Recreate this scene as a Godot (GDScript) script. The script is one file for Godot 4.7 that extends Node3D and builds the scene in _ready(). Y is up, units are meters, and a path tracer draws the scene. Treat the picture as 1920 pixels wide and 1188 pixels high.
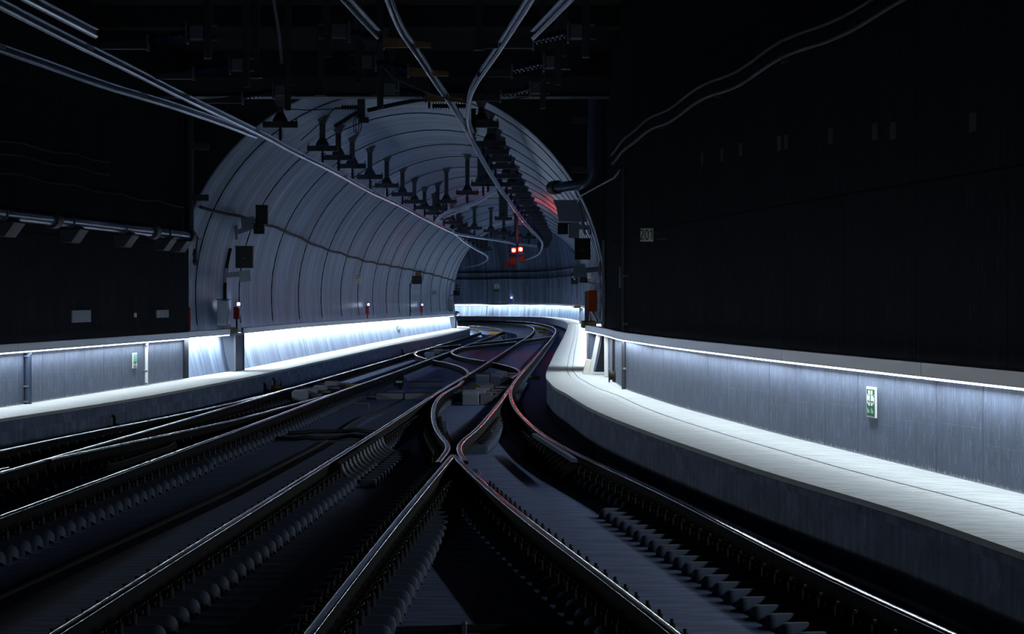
extends Node3D
# Railway tunnel throat: a box section with two lit walkways, a turnout in front, and a ringed bore that bends away behind it.
# Plan coordinates are Vector2(x, depth): depth runs away from the camera along -Z, metres. Rail heads lie at y = 0.21.
# rails h=2
const RAIL_A := [Vector2(-6.718, 33.73), Vector2(-6.391, 37.87), Vector2(-5.766, 43.24), Vector2(-5.477, 46.94), Vector2(-5.070, 53.48), Vector2(-4.535, 67.61), Vector2(-3.901, 85.11), Vector2(-3.567, 96.19), Vector2(-3.231, 105.49), Vector2(-2.829, 117.07), Vector2(-2.333, 133.33), Vector2(-2.047, 142.43), Vector2(-1.858, 151.18), Vector2(-1.980, 158.42), Vector2(-2.367, 164.67), Vector2(-2.929, 171.43)]
const RAIL_D := [Vector2(-4.699, 23.49), Vector2(-4.466, 30.67), Vector2(-4.263, 36.54), Vector2(-4.053, 42.29), Vector2(-3.725, 54.02), Vector2(-3.211, 67.61), Vector2(-2.933, 76.31), Vector2(-2.665, 84.73), Vector2(-2.300, 96.00), Vector2(-2.061, 104.12), Vector2(-1.722, 114.83), Vector2(-1.164, 131.51), Vector2(-0.735, 147.01), Vector2(-0.590, 153.85), Vector2(-0.648, 161.07), Vector2(-1.028, 170.21), Vector2(-1.635, 177.12), Vector2(-2.264, 181.13), Vector2(-3.077, 184.62)]
const RAIL_B := [Vector2(-5.881, 29.40), Vector2(-5.856, 30.09), Vector2(-5.783, 32.05), Vector2(-5.667, 35.10), Vector2(-5.366, 43.15), Vector2(-5.298, 45.41), Vector2(-5.131, 50.26), Vector2(-4.991, 54.70)]
const RAIL_C := [Vector2(-5.989, 29.94), Vector2(-5.759, 31.81), Vector2(-5.256, 36.09), Vector2(-4.730, 40.54), Vector2(-4.477, 43.24), Vector2(-4.206, 47.06), Vector2(-3.985, 50.08), Vector2(-3.694, 54.05)]
const RAIL_L1 := [Vector2(-2.737, 15.24), Vector2(-2.654, 18.05), Vector2(-2.427, 25.33), Vector2(-2.192, 32.88), Vector2(-1.852, 44.44), Vector2(-1.525, 56.14), Vector2(-1.192, 65.75), Vector2(-0.719, 81.15), Vector2(-0.056, 103.23), Vector2(0.616, 125.82), Vector2(1.155, 145.90), Vector2(1.380, 160.00), Vector2(1.408, 173.29), Vector2(1.110, 185.69), Vector2(0.318, 195.92), Vector2(-0.770, 202.96), Vector2(-2.592, 207.34), Vector2(-4.348, 208.70)]
const RAIL_R1 := [Vector2(2.635, 15.24), Vector2(2.236, 18.51), Vector2(1.771, 24.08), Vector2(1.258, 29.21), Vector2(0.704, 33.80), Vector2(0.323, 40.00), Vector2(0.090, 45.20), Vector2(-0.030, 51.17), Vector2(-0.047, 55.94), Vector2(0.048, 61.15), Vector2(0.225, 67.42), Vector2(0.670, 82.40), Vector2(1.234, 102.13), Vector2(2.013, 129.38), Vector2(2.590, 152.38), Vector2(2.776, 164.10), Vector2(2.793, 177.12), Vector2(2.414, 193.16), Vector2(1.685, 207.34), Vector2(0.592, 218.68), Vector2(-0.850, 224.30), Vector2(-2.830, 226.42), Vector2(-4.739, 227.49)]
const RAIL_R2 := [Vector2(0.990, 15.24), Vector2(0.759, 17.61), Vector2(0.324, 21.29), Vector2(0.112, 23.30), Vector2(-0.134, 25.74), Vector2(-0.350, 28.03), Vector2(-0.559, 30.48), Vector2(-0.753, 32.88), Vector2(-0.833, 34.04), Vector2(-1.011, 36.78), Vector2(-1.211, 40.22), Vector2(-1.369, 44.28), Vector2(-1.465, 48.48), Vector2(-1.473, 51.98), Vector2(-1.400, 55.08), Vector2(-1.214, 59.44), Vector2(-1.187, 61.94)]
const RAIL_R3 := [Vector2(-1.216, 15.24), Vector2(-1.113, 19.79), Vector2(-1.017, 23.59), Vector2(-0.753, 32.88), Vector2(-0.725, 33.80), Vector2(-0.521, 39.51), Vector2(-0.206, 50.39), Vector2(-0.076, 55.81), Vector2(-0.012, 58.54)]
const RAIL_X1 := [Vector2(-1.221, 64.43), Vector2(-1.163, 66.21), Vector2(-1.178, 68.82), Vector2(-1.358, 72.84), Vector2(-1.679, 76.62), Vector2(-2.209, 80.74), Vector2(-2.664, 83.48), Vector2(-3.145, 87.27), Vector2(-3.440, 90.74), Vector2(-3.546, 93.84), Vector2(-3.509, 97.36), Vector2(-3.368, 101.05)]
const RAIL_X2 := [Vector2(-0.027, 64.00), Vector2(0.094, 66.44), Vector2(0.196, 69.31), Vector2(0.180, 71.80), Vector2(0.040, 74.13), Vector2(-0.294, 77.42), Vector2(-0.673, 80.40), Vector2(-1.298, 84.21), Vector2(-1.845, 88.56), Vector2(-2.136, 92.04), Vector2(-2.241, 94.67), Vector2(-2.236, 97.56), Vector2(-2.073, 103.67)]
const RAIL_X3 := [Vector2(2.141, 135.21), Vector2(1.622, 129.73), Vector2(0.877, 123.87), Vector2(0.425, 120.00), Vector2(-0.310, 114.56), Vector2(-1.356, 108.47), Vector2(-2.134, 102.45), Vector2(-2.318, 98.46)]
const RAIL_X4 := [Vector2(0.845, 135.21), Vector2(0.653, 130.61), Vector2(0.052, 125.65), Vector2(-0.750, 120.00), Vector2(-1.441, 115.25), Vector2(-2.079, 110.85), Vector2(-2.682, 107.26), Vector2(-3.152, 104.35), Vector2(-3.381, 98.97)]
const WING_L := [Vector2(-0.785, 33.80), Vector2(-0.830, 34.04), Vector2(-0.874, 32.76), Vector2(-0.907, 31.22)]
const WING_R := [Vector2(-0.754, 33.80), Vector2(-0.723, 33.68), Vector2(-0.639, 32.65), Vector2(-0.537, 31.42)]
const EDGE_L := [Vector2(-7.411, 37.05), Vector2(-6.740, 43.08), Vector2(-5.948, 54.90), Vector2(-5.316, 70.89), Vector2(-4.133, 101.20), Vector2(-3.615, 110.24), Vector2(-3.030, 125.37), Vector2(-2.567, 140.00), Vector2(-2.425, 147.37), Vector2(-2.577, 152.73), Vector2(-2.862, 156.13), Vector2(-3.487, 159.09)]
const BASE_L := [Vector2(-8.187, 40.94), Vector2(-7.547, 49.15), Vector2(-7.052, 54.65), Vector2(-6.569, 62.69), Vector2(-6.106, 76.64), Vector2(-4.981, 108.67), Vector2(-4.256, 126.51), Vector2(-3.731, 138.61), Vector2(-3.394, 144.83)]
const EDGE_R := [Vector2(3.260, 16.30), Vector2(3.058, 18.60), Vector2(2.277, 24.84), Vector2(2.183, 25.75), Vector2(1.721, 30.38), Vector2(1.193, 37.03), Vector2(0.910, 43.69), Vector2(0.792, 46.09), Vector2(0.731, 49.53), Vector2(0.703, 51.50), Vector2(0.742, 54.76), Vector2(0.789, 56.93), Vector2(1.038, 66.46), Vector2(2.236, 109.52), Vector2(3.209, 146.72), Vector2(3.471, 158.69), Vector2(3.621, 182.96), Vector2(3.198, 201.97), Vector2(2.890, 210.16), Vector2(1.831, 219.66), Vector2(-0.468, 224.74), Vector2(-2.834, 226.71), Vector2(-5.003, 228.71)]
const BASE_R := [Vector2(4.255, 21.27), Vector2(3.496, 27.97), Vector2(3.240, 30.26), Vector2(2.963, 33.23), Vector2(2.537, 37.93), Vector2(2.273, 41.81), Vector2(2.095, 44.69), Vector2(2.036, 51.16)]
const COND_1 := [Vector2(-5.569, 27.84), Vector2(-5.493, 31.20), Vector2(-5.355, 35.36), Vector2(-5.232, 40.05), Vector2(-5.042, 44.57), Vector2(-4.832, 49.66), Vector2(-4.671, 55.70), Vector2(-4.357, 61.51), Vector2(-4.075, 68.62), Vector2(-3.693, 77.92), Vector2(-3.234, 94.08), Vector2(-3.013, 100.80), Vector2(-2.574, 112.33), Vector2(-2.386, 125.83), Vector2(-2.052, 141.73), Vector2(-1.700, 153.96), Vector2(-1.574, 164.25), Vector2(-1.653, 173.64), Vector2(-2.228, 187.58), Vector2(-2.999, 199.93), Vector2(-4.026, 209.59)]
const COND_2 := [Vector2(-1.331, 27.01), Vector2(-1.331, 30.24), Vector2(-1.241, 33.64), Vector2(-1.148, 37.49), Vector2(-1.011, 42.19), Vector2(-0.859, 48.41), Vector2(-0.771, 53.62), Vector2(-0.676, 57.97), Vector2(-0.514, 64.06), Vector2(-0.330, 70.33), Vector2(-0.128, 76.97), Vector2(0.177, 88.63), Vector2(0.572, 101.71), Vector2(1.367, 123.85), Vector2(1.530, 130.00), Vector2(1.648, 141.73), Vector2(1.574, 157.44), Vector2(0.904, 173.64)]
const COND_3 := [Vector2(0.230, 27.01), Vector2(0.054, 29.69), Vector2(-0.229, 33.82), Vector2(-0.421, 36.44), Vector2(-0.609, 39.50), Vector2(-0.717, 42.68), Vector2(-0.793, 46.45), Vector2(-0.768, 49.82)]
const COND_4 := [Vector2(-0.397, 70.67), Vector2(-0.507, 71.52), Vector2(-0.821, 75.81), Vector2(-1.312, 80.74), Vector2(-1.962, 85.60), Vector2(-2.522, 91.70), Vector2(-2.956, 98.89)]
const COND_4B := [Vector2(-1.350, 83.10), Vector2(-1.958, 87.82), Vector2(-2.493, 92.76)]
const COND_5 := [Vector2(-2.540, 108.45), Vector2(-2.499, 113.14), Vector2(-1.999, 117.02), Vector2(-0.823, 123.46), Vector2(0.162, 130.00), Vector2(1.326, 136.32)]
const COND_6 := [Vector2(-6.553, 32.77), Vector2(-6.361, 35.21), Vector2(-6.145, 38.16), Vector2(-5.590, 42.80), Vector2(-5.186, 47.24), Vector2(-4.997, 49.97)]
const END_1 := [Vector2(-5.177, 27.01), Vector2(-5.113, 28.87), Vector2(-5.036, 30.99)]
const END_2 := [Vector2(-1.801, 27.01), Vector2(-1.721, 28.98), Vector2(-1.632, 31.08)]
const END_3 := [Vector2(0.647, 27.01), Vector2(0.480, 28.82), Vector2(0.260, 31.20)]

# facing base points of the bore, left and right, station by station
const BORE_L := [Vector2(-7.08, 56.0), Vector2(-6.62, 62.7), Vector2(-6.12, 77.0), Vector2(-4.98, 109.0), Vector2(-4.25, 126.0), Vector2(-3.45, 145.0), Vector2(-3.4, 160.0), Vector2(-3.9, 174.0), Vector2(-5.2, 187.0), Vector2(-7.2, 197.0), Vector2(-10.0, 205.0), Vector2(-13.5, 209.0), Vector2(-18.0, 211.0)]
const BORE_R := [Vector2(1.76, 56.0), Vector2(1.98, 63.5), Vector2(2.4, 77.5), Vector2(3.28, 109.5), Vector2(3.72, 126.5), Vector2(4.22, 146.0), Vector2(4.58, 164.0), Vector2(4.66, 183.0), Vector2(4.15, 203.0), Vector2(2.9, 217.5), Vector2(-0.2, 226.0), Vector2(-5.0, 230.2), Vector2(-14.0, 233.5)]
const FLOOR := -0.1      # slab between the rail blocks
const WALK_L := 0.46
const WALK_R := 0.59
const CEILING := 7.6
const BACK := -4.0      # the box section is closed behind the camera
const PORTAL := 56.0

class Build:
	var v := PackedVector3Array()
	var n := PackedVector3Array()
	var t := PackedVector2Array()
	var i := PackedInt32Array()
	func quad(a: Vector3, b: Vector3, c: Vector3, d: Vector3, na: Vector3, nb: Vector3, nc: Vector3, nd: Vector3, ta := Vector2.ZERO, tb := Vector2.ZERO, tc := Vector2.ZERO, td := Vector2.ZERO) -> void:
		var k := v.size()
		v.append_array([a, b, c, d])
		n.append_array([na, nb, nc, nd])
		t.append_array([ta, tb, tc, td])
		var g := (b - a).cross(c - a) + (c - a).cross(d - a)
		if g.dot(na + nb + nc + nd) < 0.0:
			i.append_array([k, k + 1, k + 2, k, k + 2, k + 3])
		else:
			i.append_array([k, k + 2, k + 1, k, k + 3, k + 2])
	func face(a: Vector3, b: Vector3, c: Vector3, d: Vector3, out: Vector3, ta := Vector2(0, 0), tb := Vector2(1, 0), tc := Vector2(1, 1), td := Vector2(0, 1)) -> void:
		quad(a, b, c, d, out, out, out, out, ta, tb, tc, td)
	func tri(a: Vector3, b: Vector3, c: Vector3, out: Vector3) -> void:
		var k := v.size()
		v.append_array([a, b, c])
		n.append_array([out, out, out])
		t.append_array([Vector2.ZERO, Vector2.RIGHT, Vector2.ONE])
		if (b - a).cross(c - a).dot(out) < 0.0:
			i.append_array([k, k + 1, k + 2])
		else:
			i.append_array([k, k + 2, k + 1])
	# a box with chamfered edges; x is its frame
	func box(x: Transform3D, size: Vector3, ch := 0.006) -> Build:
		var h := size * 0.5
		ch = minf(ch, minf(h.x, minf(h.y, h.z)) * 0.45)
		for ax in 3:
			var b := (ax + 1) % 3
			var c := (ax + 2) % 3
			for s in [-1.0, 1.0]:
				var o := Vector3.ZERO
				o[ax] = s
				var q: Array[Vector3] = []
				var uv: Array[Vector2] = []
				for e in [[-1, -1], [1, -1], [1, 1], [-1, 1]]:
					var p := Vector3.ZERO
					p[ax] = s * h[ax]
					p[b] = e[0] * (h[b] - ch)
					p[c] = e[1] * (h[c] - ch)
					q.append(x * p)
					uv.append(Vector2(e[0], e[1]) * 0.5 + Vector2(0.5, 0.5))
				face(q[0], q[1], q[2], q[3], x.basis * o, uv[0], uv[1], uv[2], uv[3])
				for s2 in [-1.0, 1.0]:   # the edge between this face and the next axis' face
					var o2 := o
					o2[b] = s2
					var p1 := Vector3.ZERO
					var p2 := Vector3.ZERO
					p1[ax] = s * h[ax]
					p1[b] = s2 * (h[b] - ch)
					p2[ax] = s * (h[ax] - ch)
					p2[b] = s2 * h[b]
					var z := Vector3.ZERO
					z[c] = h[c] - ch
					face(x * (p1 - z), x * (p2 - z), x * (p2 + z), x * (p1 + z), x.basis * o2.normalized())
		for sx in [-1.0, 1.0]:
			for sy in [-1.0, 1.0]:
				for sz in [-1.0, 1.0]:
					var s := Vector3(sx, sy, sz)
					var k := h - Vector3(ch, ch, ch)
					tri(x * (s * Vector3(h.x, k.y, k.z)), x * (s * Vector3(k.x, h.y, k.z)), x * (s * Vector3(k.x, k.y, h.z)), x.basis * s.normalized())
		return self
	func bar(a: Vector3, b: Vector3, w: float, h: float, ch := 0.004) -> Build:
		var z := (b - a).normalized()
		var x := Vector3.UP.cross(z)
		x = Vector3.RIGHT if x.length() < 0.01 else x.normalized()
		return box(Transform3D(Basis(x, z.cross(x), z), (a + b) * 0.5), Vector3(w, h, a.distance_to(b)), ch)
	# a profile (points right, up; anticlockwise when closed) swept along a path that stays level or nearly so
	func sweep(path: PackedVector3Array, prof: Array, closed := true, caps := true, smooth := false, flip := 1.0) -> Build:
		var m := prof.size()
		var rows := []
		var along := 0.0
		var norms: Array[Vector2] = []
		var count := m if closed else m - 1
		for k in count:
			var e: Vector2 = prof[(k + 1) % m] - prof[k]
			norms.append(Vector2(e.y, -e.x).normalized() * flip)
		for k in path.size():
			var a: Vector3 = path[maxi(k - 1, 0)]
			var b: Vector3 = path[mini(k + 1, path.size() - 1)]
			var d := b - a
			var r := d.cross(Vector3.UP).normalized()
			var u := r.cross(d.normalized())
			if k:
				along += path[k].distance_to(path[k - 1])
			var row: Array[Vector3] = []
			for p in prof:
				row.append(path[k] + r * p.x + u * p.y)
			rows.append([row, r, u, along])
		for k in path.size() - 1:
			var A: Array = rows[k]
			var B: Array = rows[k + 1]
			var g := 0.0
			for q in count:
				var q2 := (q + 1) % m
				var n1 := norms[q]
				var n2 := norms[q]
				if smooth:
					n1 = (norms[q] + norms[(q - 1 + count) % count]).normalized() if closed or q > 0 else norms[q]
					n2 = (norms[q] + norms[(q + 1) % count]).normalized() if closed or q < count - 1 else norms[q]
				var g2: float = g + (prof[q2] - prof[q]).length()
				quad(A[0][q], A[0][q2], B[0][q2], B[0][q], A[1] * n1.x + A[2] * n1.y, A[1] * n2.x + A[2] * n2.y, B[1] * n2.x + B[2] * n2.y, B[1] * n1.x + B[2] * n1.y, Vector2(A[3], g), Vector2(A[3], g2), Vector2(B[3], g2), Vector2(B[3], g))
				g = g2
		if caps and closed:
			for e in [0, path.size() - 1]:
				var out: Vector3 = (path[0] - path[1]).normalized() if e == 0 else (path[e] - path[e - 1]).normalized()
				var tris := Geometry2D.triangulate_polygon(PackedVector2Array(prof))
				for k in range(0, tris.size(), 3):
					tri(rows[e][0][tris[k]], rows[e][0][tris[k + 1]], rows[e][0][tris[k + 2]], out)
		return self
	# a round bar along any path
	func tube(path: PackedVector3Array, r: float, seg := 8) -> Build:
		var side := Vector3.ZERO
		var rings := []
		for k in path.size():
			var d := (path[mini(k + 1, path.size() - 1)] - path[maxi(k - 1, 0)]).normalized()
			if side == Vector3.ZERO:
				side = d.cross(Vector3.UP if absf(d.y) < 0.9 else Vector3.RIGHT).normalized()
			side = (side - d * side.dot(d)).normalized()
			var o := d.cross(side)
			var ring: Array[Vector3] = []
			for q in seg:
				var a := TAU * q / seg
				ring.append(side * cos(a) + o * sin(a))
			rings.append(ring)
		for k in path.size() - 1:
			for q in seg:
				var q2 := (q + 1) % seg
				quad(path[k] + rings[k][q] * r, path[k] + rings[k][q2] * r, path[k + 1] + rings[k + 1][q2] * r, path[k + 1] + rings[k + 1][q] * r, rings[k][q], rings[k][q2], rings[k + 1][q2], rings[k + 1][q])
		for e in [0, path.size() - 1]:
			var out: Vector3 = (path[0] - path[1]).normalized() if e == 0 else (path[e] - path[e - 1]).normalized()
			for q in seg:
				tri(path[e], path[e] + rings[e][q] * r, path[e] + rings[e][(q + 1) % seg] * r, out)
		return self
	# turned shape: profile of (radius, height) along the frame's y
	func lathe(x: Transform3D, prof: Array, seg := 12, turn := 0.0) -> Build:
		for k in prof.size() - 1:
			var a: Vector2 = prof[k]
			var b: Vector2 = prof[k + 1]
			var e := b - a
			var nn := Vector2(e.y, -e.x).normalized()
			for q in seg:
				var c1 := TAU * q / seg + turn
				var c2 := TAU * (q + 1) / seg + turn
				var d1 := Vector3(cos(c1), 0, sin(c1))
				var d2 := Vector3(cos(c2), 0, sin(c2))
				var up := Vector3.UP
				quad(x * (d1 * a.x + up * a.y), x * (d2 * a.x + up * a.y), x * (d2 * b.x + up * b.y), x * (d1 * b.x + up * b.y), x.basis * (d1 * nn.x + up * nn.y), x.basis * (d2 * nn.x + up * nn.y), x.basis * (d2 * nn.x + up * nn.y), x.basis * (d1 * nn.x + up * nn.y))
		return self
	# a flat outline (x right, y up in the frame) given a thickness along the frame's z
	func plate(x: Transform3D, outline: Array, thick: float) -> Build:
		var poly := PackedVector2Array(outline)
		var tris := Geometry2D.triangulate_polygon(poly)
		var area := 0.0
		for k in poly.size():
			area += poly[k].cross(poly[(k + 1) % poly.size()])
		for s in [-1.0, 1.0]:
			var z := Vector3(0, 0, s * thick * 0.5)
			for k in range(0, tris.size(), 3):
				tri(x * (Vector3(poly[tris[k]].x, poly[tris[k]].y, 0) + z), x * (Vector3(poly[tris[k + 1]].x, poly[tris[k + 1]].y, 0) + z), x * (Vector3(poly[tris[k + 2]].x, poly[tris[k + 2]].y, 0) + z), x.basis * Vector3(0, 0, s))
		for k in poly.size():
			var a := poly[k]
			var b := poly[(k + 1) % poly.size()]
			var e := (b - a) * signf(area)
			var z := Vector3(0, 0, thick * 0.5)
			face(x * (Vector3(a.x, a.y, 0) - z), x * (Vector3(b.x, b.y, 0) - z), x * (Vector3(b.x, b.y, 0) + z), x * (Vector3(a.x, a.y, 0) + z), x.basis * Vector3(e.y, -e.x, 0).normalized())
		return self
	func mesh(origin := Vector3.ZERO) -> ArrayMesh:
		var p := v
		if origin != Vector3.ZERO:
			p = PackedVector3Array()
			p.resize(v.size())
			for k in v.size():
				p[k] = v[k] - origin
		var arr := []
		arr.resize(Mesh.ARRAY_MAX)
		arr[Mesh.ARRAY_VERTEX] = p
		arr[Mesh.ARRAY_NORMAL] = n
		arr[Mesh.ARRAY_TEX_UV] = t
		arr[Mesh.ARRAY_INDEX] = i
		var m := ArrayMesh.new()
		m.add_surface_from_arrays(Mesh.PRIMITIVE_TRIANGLES, arr)
		return m

var used := {}
var rng := RandomNumberGenerator.new()
var M := {}

func numbered(called: String) -> String:
	used[called] = used.get(called, -1) + 1
	return called if used[called] == 0 else "%s_%03d" % [called, used[called]]

func tag(o: Node, label: String, category: String, group := "") -> void:
	o.set_meta("label", label)
	o.set_meta("category", category)
	if group:
		o.set_meta("group", group)

# a thing with parts: a node at its base
func thing(called: String, label: String, category: String, at: Vector3, group := "") -> Node3D:
	var o := Node3D.new()
	o.name = numbered(called)
	add_child(o)
	o.position = at
	tag(o, label, category, group)
	return o

# commits a shape built in world coordinates as one part; parents here are never turned
func part(called: String, b: Build, m: Material, parent: Node3D, label := "") -> MeshInstance3D:
	var at := Vector3.ZERO
	var up: Node = parent
	while up != self:
		at += (up as Node3D).position
		up = up.get_parent()
	var o := MeshInstance3D.new()
	o.name = called
	o.mesh = b.mesh(at)
	o.material_override = m
	if label:
		o.set_meta("label", label)
	parent.add_child(o, true)
	return o

# a copy of a shared shape at a place relative to its parent
func copy_of(called: String, mesh: Mesh, m: Material, parent: Node3D, x: Transform3D) -> MeshInstance3D:
	var o := MeshInstance3D.new()
	o.name = called
	o.mesh = mesh
	o.material_override = m
	o.transform = x
	parent.add_child(o, true)
	return o

# a thing that is one mesh
func single(called: String, b: Build, m: Material, label: String, category: String, base: Vector3, group := "") -> MeshInstance3D:
	var o := MeshInstance3D.new()
	o.name = numbered(called)
	o.mesh = b.mesh(base)
	o.material_override = m
	o.position = base
	add_child(o)
	tag(o, label, category, group)
	return o

func structure(called: String, b: Build, m: Material, parent: Node3D = self) -> MeshInstance3D:
	var o := MeshInstance3D.new()
	o.name = called
	o.mesh = b.mesh()
	o.material_override = m
	parent.add_child(o, true)
	if parent == self:
		o.set_meta("kind", "structure")
	return o

func P(q: Vector2, y: float) -> Vector3:
	return Vector3(q.x, y, -q.y)

func at(x: float, y: float, z := 0.0, yaw := 0.0) -> Transform3D:
	return Transform3D(Basis(Vector3.UP, yaw), Vector3(x, y, -z))

# smooth curve through plan points, resampled
func curve(pts: Array, step := 1.0) -> Array[Vector2]:
	var k: Array[float] = [0.0]
	for i in range(1, pts.size()):
		k.append(k[-1] + pts[i].distance_to(pts[i - 1]))
	var tan: Array[Vector2] = []
	for i in pts.size():
		if i == 0:
			tan.append((pts[1] - pts[0]) / (k[1] - k[0]))
		elif i == pts.size() - 1:
			tan.append((pts[i] - pts[i - 1]) / (k[i] - k[i - 1]))
		else:
			var d0: Vector2 = (pts[i] - pts[i - 1]) / (k[i] - k[i - 1])
			var d1: Vector2 = (pts[i + 1] - pts[i]) / (k[i + 1] - k[i])
			var h0 := k[i] - k[i - 1]
			var h1 := k[i + 1] - k[i]
			tan.append((d0 * h1 + d1 * h0) / (h0 + h1))
	var n := maxi(2, ceili(k[-1] / step))
	var out: Array[Vector2] = []
	var j := 0
	for s in n + 1:
		var d := k[-1] * s / n
		while j < pts.size() - 2 and d > k[j + 1]:
			j += 1
		var h := k[j + 1] - k[j]
		var u := (d - k[j]) / h
		var a := 2 * u * u * u - 3 * u * u + 1
		var b := u * u * u - 2 * u * u + u
		var c := -2 * u * u * u + 3 * u * u
		var e := u * u * u - u * u
		out.append(a * pts[j] + b * h * tan[j] + c * pts[j + 1] + e * h * tan[j + 1])
	return out

func nearer(pts: Array, depth: float) -> Array:   # run a line on towards the camera
	var d: Vector2 = (pts[1] - pts[0]) / (pts[1].y - pts[0].y)
	return [pts[0] + d * (depth - pts[0].y)] + pts

func lift(pts: Array, y: float) -> PackedVector3Array:
	var o := PackedVector3Array()
	for p in pts:
		o.append(P(p, y))
	return o

func x_at(pts: Array, depth: float) -> float:
	for i in range(1, pts.size()):
		if depth <= pts[i].y or i == pts.size() - 1:
			return lerpf(pts[i - 1].x, pts[i].x, (depth - pts[i - 1].y) / (pts[i].y - pts[i - 1].y))
	return 0.0

func offset(pts: Array, side: float) -> Array[Vector2]:   # to the right of travel when positive
	var o: Array[Vector2] = []
	for i in pts.size():
		var d: Vector2 = (pts[mini(i + 1, pts.size() - 1)] - pts[maxi(i - 1, 0)]).normalized()
		o.append(pts[i] + Vector2(d.y, -d.x) * side)
	return o

func between(pts: Array, z0: float, z1: float) -> Array[Vector2]:
	var o: Array[Vector2] = []
	for p in pts:
		if p.y >= z0 and p.y <= z1:
			o.append(p)
	return o

# ---------------------------------------------------------------- materials
func noise(seed_: int, freq: float, octaves := 4) -> FastNoiseLite:
	var f := FastNoiseLite.new()
	f.seed = seed_
	f.noise_type = FastNoiseLite.TYPE_SIMPLEX_SMOOTH
	f.frequency = freq
	f.fractal_octaves = octaves
	return f

func flat(name_: String, c: Color, rough := 0.8, metal := 0.0, spec := 0.5) -> StandardMaterial3D:
	var m := StandardMaterial3D.new()
	m.resource_name = name_
	m.albedo_color = c
	m.roughness = rough
	m.metallic = metal
	m.metallic_specular = spec
	return m

func textured(name_: String, im: Image, rough := 0.8, scale := Vector3.ONE) -> StandardMaterial3D:
	var m := flat(name_, Color.WHITE, rough)
	m.albedo_texture = ImageTexture.create_from_image(im)
	m.uv1_scale = scale
	return m

# streaky shuttered concrete: fine streaks along v, broad clouds, a few dark pores and pale runs, which on the lining paint glints into the colour
func streaks(seed_: int, base: Color, contrast: float, runs_and_glints: int, pores: int, w := 384, h := 512, splash := false) -> Image:
	var im := Image.create(w, h, false, Image.FORMAT_RGB8)
	var f := noise(seed_, 0.06, 4)
	var g := noise(seed_ + 7, 0.012, 3)
	for x in w:
		for y in h:
			var k := 1.0 + contrast * (f.get_noise_2d(x, y * 0.05) * 0.9 + g.get_noise_2d(x, y * 0.6) * 0.9)
			im.set_pixel(x, y, Color(base.r * k, base.g * k, base.b * k))
	var r := RandomNumberGenerator.new()
	r.seed = seed_
	for q in runs_and_glints:
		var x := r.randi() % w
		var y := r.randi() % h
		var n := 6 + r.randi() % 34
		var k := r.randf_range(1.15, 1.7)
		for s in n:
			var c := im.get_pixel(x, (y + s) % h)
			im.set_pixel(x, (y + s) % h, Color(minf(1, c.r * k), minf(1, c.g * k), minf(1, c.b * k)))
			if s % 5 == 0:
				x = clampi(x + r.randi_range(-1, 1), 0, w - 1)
	if splash:   # mortar splashed along the foot, and pale scratches
		for x in w:
			var top := int(2.0 + 4.0 * absf(f.get_noise_2d(x * 1.3, 900.0)) * 4.0 + (r.randi() % 9 if r.randf() < 0.12 else 0))
			for y in range(h - top, h):
				im.set_pixel(x, y, Color(0.62, 0.64, 0.66))
		for q in 26:
			var x := r.randi() % w
			var y := r.randi() % h
			for s in 2 + r.randi() % 9:
				im.set_pixel(x, mini(h - 1, y + s), Color(0.6, 0.63, 0.66))
		var y0 := int(h * r.randf_range(0.5, 0.65))
		for x in w:
			if r.randf() < 0.5:
				im.set_pixel(x, y0 + x / 90, Color(0.52, 0.56, 0.6))
	for q in pores:
		var x := r.randi() % (w - 2)
		var y := r.randi() % (h - 4)
		im.fill_rect(Rect2i(x, y, 1 + r.randi() % 2, 1 + r.randi() % 4), Color(base.r * 0.45, base.g * 0.45, base.b * 0.48))
	return im

# broom-finished concrete: fine lines across, tileable
func broomed(seed_: int, base: Color, line: float, cloud: float, w := 256, h := 512) -> Image:
	var im := Image.create(w, h, false, Image.FORMAT_RGB8)
	var cl := noise(seed_, 0.02, 4).get_seamless_image(w, h)
	var r := RandomNumberGenerator.new()
	r.seed = seed_
	var rows: Array[float] = []
	var v := 0.0
	for y in h:
		v = v * 0.6 + r.randf_range(-1, 1)
		rows.append(v)
	for x in w:
		for y in h:
			var wob := int(cl.get_pixel(x, y).r * 14.0)
			var k := 1.0 + line * rows[(y + wob) % h] + cloud * (cl.get_pixel(x, (y * 3) % h).r - 0.5) * 2.0 + r.randf_range(-0.04, 0.04)
			im.set_pixel(x, y, Color(clampf(base.r * k, 0, 1), clampf(base.g * k, 0, 1), clampf(base.b * k, 0, 1)))
	return im

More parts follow.
